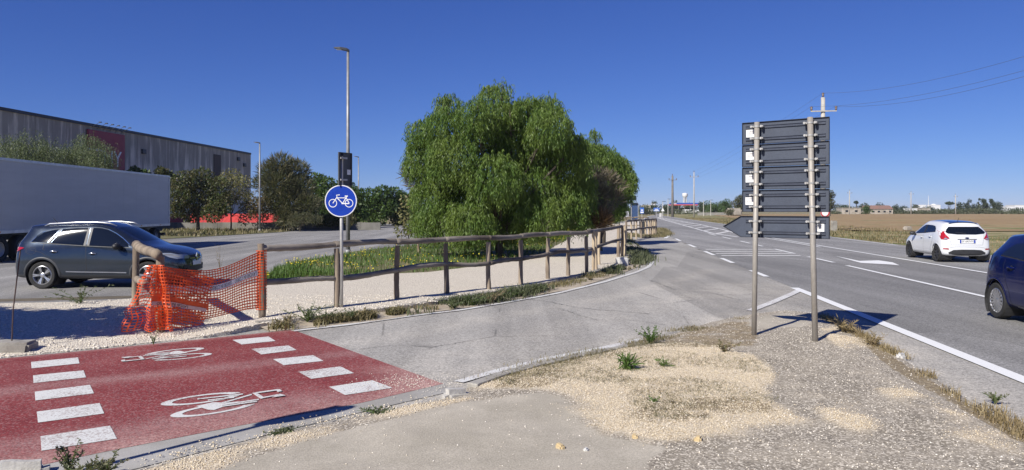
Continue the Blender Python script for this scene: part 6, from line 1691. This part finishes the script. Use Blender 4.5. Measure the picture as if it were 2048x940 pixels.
# water tower
wt = thing('water_tower', 'white round water tower on legs beyond the filling station', 'water tower', ((1370 - CX) / F * 700, 700, -.4))
wtw = pmat('white concrete', (.72, .72, .72), (.64, .64, .64), .7)
MB().lathe([(0, 14.0), (1.6, 14.1), (2.5, 15.2), (2.6, 16.0), (2.6, 17.4), (2.3, 17.8), (0, 18.3)], 28).build('tank', wtw, wt, True, autos=R(35))
for k in range(6):
    a = k * math.pi / 3; MB().tube([(math.cos(a) * 1.6, math.sin(a) * 1.6, -.3), (math.cos(a) * 1.5, math.sin(a) * 1.5, 14.2)], .24, 8).build('leg', wtw, wt)
MB().tube([(0, 0, 0), (0, 0, 14.1)], .5, 12).build('shaft', wtw, wt)
# small mast lights and poles beside the far road
def mast(label, px, top, D, r=.09, arm=True):
    p = atd(px, top, D); t = thing('mast_light', label, 'street lamp', (p.x, p.y, -.2), 0, 'thin pale masts round the filling station')
    MB().tube([(0, 0, -.2), (0, 0, p.z + .2)], [r * 1.2, r * .8], 8).build('pole', pmat('pale pole', (.52, .50, .44), (.42, .40, .36), .7), t)
    if arm: MB().box((.35, 0, p.z + .2), (.9, .22, .12)).build('lamp_head', dark_metal, t)
for lb, px_, tp_, D_, ar_ in [('thin pole left of the thick concrete pole, by the triangular sign', 1325.5, 403, 200, True), ('thin mast between the triangular sign and the thick concrete pole', 1336, 398, 230, True), ('pale mast right of the filling station', 1407, 401, 230, False), ('pale mast in front of the green trees right of the filling station', 1421.5, 400, 250, True), ('small pale mast in front of the trees nearest the direction sign', 1452, 403, 330, False)]: mast(lb, px_, tp_, D_, .10, ar_)
gw = thing('garden_wall', 'low grey wall in front of the green trees by the filling station', 'wall', ((1426 - CX) / F * 260, 260, -.3))
for k in range(4): MB().box((-4 + 2.7 * k, 0, .6), (2.66, .25, 1.3)).build('wall_panel', pmat('grey garden wall', (.28, .27, .24), (.22, .21, .19), .9, 1), gw)
mp = block('stone_pile', 'pale stone pile at the field edge left of the direction sign', ((1468 - CX) / F * 250, 250, -.2), (5, 2.5, 2.6), .2, 31, pmat('pale field stone', (.42, .38, .32), (.3, .27, .22), .9, .8), 'stone pile', .5)
block('field_stone', 'single pale stone lying at the near edge of the ploughed field', ((1815 - CX) / F * 69, 69, -.05), (.75, .5, .36), .3, 33, pmat('pale field stone', (.5, .47, .42)), 'stone', .1)
block('marker_stone', 'white marker stone at the edge of the far road', tuple(at(1321, 434, 0)), (.6, .5, 1.0), 0, 34, pmat('pale concrete', (.6, .59, .56)), 'stone', .08)
# --- far trees: left of the road and right
def ft(label, cx, top, wpx, D, n=1500, size=None, mat=None, name='tree', dense=True, seed=1, flatc=False, base=424):
    x = (cx - CX) / F * D; s_ = D / F; q = random.Random(seed); h = (HOR - top) * s_ + CAMZ + .2; w = wpx * s_
    cl = []
    for k in range(9):
        a = q.uniform(-1, 1); zt_ = h * (1 - .35 * a * a) if not flatc else h
        r = w * q.uniform(.16, .24); rz = min(r, h * .3) * (.45 if flatc else 1)
        cl.append((a * (w / 2 - r), q.uniform(-w / 3, w / 3), q.uniform(h * (.35 if not flatc else .85), max(h * .36, zt_ - rz)) if k else h - rz, r, rz))
    return tree(name, label, x, D, -.2, cl, n, size or max(.28, D * .0014), mat or lf_far, r0=max(.1, h * .03), seed=seed, twigs=2, fork=.3)
FT = [('distant olive tree behind the kiosk', 1240, 408, 60, 180, 2600, lf_green), ('distant dark tree right of the kiosk, behind the blue sign', 1292, 409, 40, 330, 1400, lf_far), ('round distant pine above the small white buildings', 1308, 402, 18, 420, 900, lf_far),
 ('distant hedge like tree left of the thick concrete pole', 1334, 408, 26, 300, 1300, lf_far), ('round pine behind the thick concrete pole', 1350, 400, 26, 450, 1100, lf_far), ('flat dark pine under the water tower', 1380, 405, 34, 520, 1100, lf_far),
 ('dark tree just right of the filling station', 1406, 404, 22, 300, 1500, lf_far), ('wide green tree right of the filling station', 1428, 401, 44, 285, 3000, lf_green), ('green tree in the middle of the group left of the direction sign', 1450, 398, 40, 300, 2800, lf_green),
 ('tall dark tree touching the left edge of the direction sign', 1476, 389, 34, 290, 2600, lf_dark), ('low grey bush in front of the trees left of the direction sign', 1457, 416, 24, 245, 900, lf_tam),
 ('tall tree half hidden behind the direction sign, right side', 1660, 380, 30, 230, 2200, lf_dark), ('low dark tree just right of the direction sign', 1692, 407, 40, 360, 1300, lf_far), ('umbrella pine behind the ruin, left one', 1714, 402, 12, 380, 500, lf_far2), ('grey bushy tree behind the pale wall', 1726, 406, 16, 390, 600, lf_far2),
 ('bright green bush in front of the pale ruin wall', 1732, 409, 22, 300, 1100, lf_green), ('grey tree behind the red roofed ruin', 1758, 405, 24, 400, 700, lf_far2), ('dark tree right of the red roofed ruin', 1787, 408, 22, 380, 900, lf_far),
 ('low tree behind the thin pole in the middle of the field', 1806, 411, 30, 400, 900, lf_far2), ('dark low tree right of the thin pole in the middle of the field', 1832, 408, 24, 400, 900, lf_far), ('low grey trees under the white domed building', 1862, 413, 44, 390, 1000, lf_far2),
 ('umbrella pine with a flat dark crown', 1898, 404, 18, 380, 800, lf_far), ('low tree left of the big dark clump', 1922, 404, 22, 380, 900, lf_far), ('first conical tree of the dark clump', 1936, 399, 16, 370, 900, lf_far2), ('slim cypress in the dark clump', 1957, 397, 7, 370, 500, lf_far),
 ('tallest round tree of the dark clump', 1967, 397, 20, 365, 1300, lf_far), ('low dark tree in the middle of the clump', 1948, 407, 26, 372, 900, lf_far2), ('tall tree at the right of the dark clump', 1988, 397, 16, 370, 1000, lf_far), ('spreading dark tree ending the clump on the right', 2000, 402, 22, 372, 1000, lf_far2), ('low scrubby tree near the right edge of the picture', 2030, 415, 36, 385, 900, lf_far)]
for k, (lb, cx_, tp_, w_, D_, n_, m_) in enumerate(FT):
    ft(lb, cx_, tp_, w_, D_, n_, None, m_, 'umbrella_pine' if 'umbrella' in lb or 'pine' in lb else ('bush' if 'bush' in lb else 'tree'), seed=60 + k, flatc='umbrella' in lb)
# scrub along the far edge of the field, one mass
P_ = []
for k in range(14000):
    px_ = rng.uniform(1662, 2200) if k % 4 else rng.uniform(1230, 1480); D_ = rng.uniform(345, 352) if k % 4 else rng.uniform(330, 345); P_.append(((px_ - CX) / F * D_, D_, 0))
P_ = np.array(P_); P_[:, 2] = -.1 + rng.random(len(P_)) * np.clip(1.2 + 2.2 * vnoise(P_, .05, 3), .2, 3.0)
tag(leaves('field_scrub', P_, rnd_unit(len(P_)) + np.array([0, 0, .4]), rng.uniform(.4, .9, len(P_)), .35, g_dark), 'low scrub along the far edge of the field', kind='stuff')
P_ = np.array([((px_ - CX) / F * 900, 900, 0) for px_ in rng.uniform(500, 3000, 16000)]); P_[:, 2] = rng.random(len(P_)) * np.clip(5.5 + 4.0 * vnoise(P_, .012, 3), 2, 10)
tag(leaves('far_woods', P_, rnd_unit(len(P_)), rng.uniform(1.4, 2.8, len(P_)), 1.3, lf_far), 'far off line of woods along the horizon', kind='stuff')
# far buildings
lime = pmat('pale limestone wall', (.42, .38, .32), (.30, .27, .22), .9, .6); tile = pmat('old red roof tiles', (.26, .145, .11), (.19, .12, .095), .9, 1.2)
def house(name, label, px0, px1, top, D, depth, roof=None, mat=None, wins=0, base=-.3, cat='building'):
    p0 = atd(px0, top, D); p1 = atd(px1, top, D); w = p1.x - p0.x; h = p0.z - base
    t = thing(name, label, cat, ((p0.x + p1.x) / 2, D + depth / 2, base)); hr = h * (.62 if roof else 1)
    MB().box((0, 0, hr / 2), (w, depth, hr)).build('wall', mat or lime, t)
    if roof: MB().prism([(-depth/2 - .3, hr + .01), (depth/2 + .3, hr + .01), (depth/2, h), (0, h + .2), (-depth*.1, h)], w + .4, Matrix.Translation((-w/2 - .2, 0, 0)) @ Matrix.Rotation(R(90), 4, 'Z') @ Matrix.Rotation(R(90), 4, 'X')).build('roof', roof, t)
    else: MB().box((0, 0, hr + .12), (w + .3, depth + .3, .22)).build('roof', mat or lime, t)
    for k in range(wins): MB().box((-w/2 + w * (k + .5) / wins, -depth/2 - .02, hr * .55), (min(1.2, w / wins * .4), .08, hr * .3)).build('window', glass_dark, t)
    return t
house('ruin_wall', 'long pale ruined wall at the far edge of the field', 1684, 1722, 416.5, 345, 6, None, lime, 2)
house('farmhouse_ruin', 'ruined farmhouse with a reddish tiled roof across the field', 1741, 1786, 411.5, 345, 8, tile, lime, 4)
house('outbuilding', 'small white outbuilding right of the ruined farmhouse', 1820, 1834, 417.5, 360, 6, None, wtw, 2)
house('outbuilding', 'pale low house under the white domed building', 1843, 1861, 416.5, 370, 6, None, lime, 3)
house('far_building', 'long white building on the horizon left of the white dome', 1838, 1852, 409.8, 800, 12, None, wtw)
dmh = house('domed_building', 'white domed building on the horizon', 1866, 1881, 410, 780, 12, None, wtw)
MB().lathe([(3.6, 5.2), (3.4, 6.8), (2.4, 8.0), (1.0, 8.6), (0, 8.7)], 20).build('dome', wtw, dmh, True)
house('far_building', 'white building on the horizon near the right edge, lower one', 2015, 2030, 413, 600, 12, None, wtw, 4)
house('far_building', 'white building on the horizon touching the right edge', 2030, 2052, 410.5, 620, 12, None, wtw, 5)
house('far_building', 'cream low building behind the blue signs by the far road', 1289, 1301, 411, 420, 10, None, pmat('cream wall', (.6, .54, .42), (.5, .45, .35), .8), 3)
house('far_building', 'white tower like building behind the blue signs by the far road', 1306, 1312, 406.5, 430, 6, None, wtw, 2)
fw = thing('field_wall', 'dry stone wall along the far edge of the field', 'wall', ((1690 - CX) / F * 352, 352, -.2))
for k in range(40): MB().box((1.5 + 3.0 * k, 0, .45), (2.96, .6, .8 + .25 * ((k * 7) % 5) / 5)).build('wall_section', pmat('dry stone wall', (.40, .36, .29), (.28, .25, .20), .95, 1.5), fw)
rm_ = atd(1857, 391, 600); t = thing('radio_mast', 'thin white mast on the horizon left of the white dome', 'mast', (rm_.x, 600, -.3)); MB().tube([(0, 0, 0), (0, 0, rm_.z + .3)], [.3, .12], 8).build('shaft', wtw, t); MB().box((0, 0, rm_.z * .35), (1.0, .3, .5)).build('aerial', wtw, t)
# ================================================================ LOOSE STONES
def pebbles(name, P, s, mat, label, flatn=.6):
    P = np.asarray(P); n = len(P); b = np.array([(1,0,0),(-1,0,0),(0,1,0),(0,-1,0),(0,0,1),(0,0,-1)], float)
    s = np.broadcast_to(s, (n,)); V = b[None] * (s[:, None, None] * rng.uniform(.6, 1.25, (n, 6, 1))) * np.array([1, 1, flatn])
    V += rng.normal(0, .12, V.shape) * s[:, None, None]
    a = rng.uniform(0, 6.28, n); ca, sa = np.cos(a)[:, None], np.sin(a)[:, None]
    X = V[:, :, 0] * ca - V[:, :, 1] * sa; Y = V[:, :, 0] * sa + V[:, :, 1] * ca; V = np.stack([X, Y, V[:, :, 2]], 2) + P[:, None, :]
    Fq = np.array([(0,2,4),(2,1,4),(1,3,4),(3,0,4),(2,0,5),(1,2,5),(3,1,5),(0,3,5)])
    return tag(np_mesh(name, V.reshape(-1, 3), (np.arange(n)[:, None, None] * 6 + Fq[None]).reshape(-1, 3), mat), label, kind='stuff')
def stone_mat(name, cols):
    n = NT(name); r = n.n('ValToRGB'); n.set(r.inputs[0], n.n('NewGeometry').outputs['Random Per Island']); e = r.color_ramp.elements
    while len(e) < len(cols): e.new(.5)
    for i, c in enumerate(cols): e[i].position = i / (len(cols) - 1); e[i].color = (*c, 1)
    return n.base(r.outputs[0], .92, 0, .2)
sm_y = stone_mat('yellow limestone chips', [(.50, .41, .28), (.66, .57, .42), (.74, .66, .52), (.60, .50, .34), (.70, .63, .52)])
sm_w = stone_mat('pale limestone chips', [(.55, .49, .40), (.74, .68, .58), (.82, .77, .68), (.66, .58, .47)])
IPg = IP.reshape(nu, nv, 3)
w = (np.clip(gr * 1.3 - .15, 0, 1) * np.r_[[1.0]] ).reshape(nu, nv)
def island_pts(weight, n):
    area = np.abs(np.gradient(IPg[:, :, 0], axis=1)) * np.abs(np.gradient(IPg[:, :, 1], axis=0)); p = (weight.reshape(nu, nv) * area); p[dd < 4.3] = 0; p = p.ravel() / p.sum()
    k = rng.choice(len(p), n, p=p); Q = IPg.reshape(-1, 3)[k].copy(); Q[:, 0] += rng.uniform(-.04, .04, n); Q[:, 1] += rng.uniform(-.04, .04, n); return Q
Q = island_pts(np.clip(gr * 1.25 - .12, 0, 1) ** 1.5 * (gr > .5) * .8 + np.clip(gr, 0, 1) * .2, 30000); Q[:, 2] += .003
pebbles('yellow_gravel', Q, rng.uniform(.003, .0085, len(Q)), sm_y, 'loose yellow limestone chips heaped on the island')
Q = island_pts((1 - ce) * .8 + .2, 5200); Q[:, 2] += .002
pebbles('scattered_chips', Q, rng.uniform(.004, .010, len(Q)), sm_w, 'pale chips scattered thinly over the concrete island')
Pp = PATHP.reshape(240, 36, 3)
ii = rng.integers(0, 150, 30000); jj = (rng.random(30000) ** 1.5 * 35).astype(int); Q = Pp[ii, jj].copy(); Q[:, :2] += rng.uniform(-.09, .09, (len(Q), 2)); Q[:, 2] += .004
Q = Q[(Q[:, 1] < 15) & (Q[:, 1] > 8.6)]
pebbles('path_gravel', Q, rng.uniform(.008, .019, len(Q)), sm_w, 'coarse pale limestone chips on the cycle path')
Q = along([at(300, 928), at(480, 885), at(620, 850), at(760, 826), at(880, 800)], 350, .10, .02); pebbles('gutter_chips', Q, rng.uniform(.005, .013, len(Q)), sm_y, 'chips spilled along the concrete gutter')
Q = along([at(760, 770), at(840, 762), at(900, 768)], 500, .22, .012); pebbles('crossing_chips', Q, rng.uniform(.004, .008, len(Q)), sm_w, 'fine chips spilled over the corner of the red crossing')

# ================================================================ AIR
hm = bpy.data.materials.new('summer air'); hm.use_nodes = True; ht = hm.node_tree; ht.nodes.remove(ht.nodes['Principled BSDF'])
pv = ht.nodes.new('ShaderNodeVolumePrincipled'); pv.inputs['Density'].default_value = .00013; pv.inputs['Color'].default_value = (.80, .88, 1, 1)
ht.links.new(pv.outputs[0], ht.nodes['Material Output'].inputs['Volume'])
tag(MB().box((0, 2100, 9.6), (6200, 5000, 22.2)).build('haze', hm), 'thin bluish haze over the plain', kind='stuff')
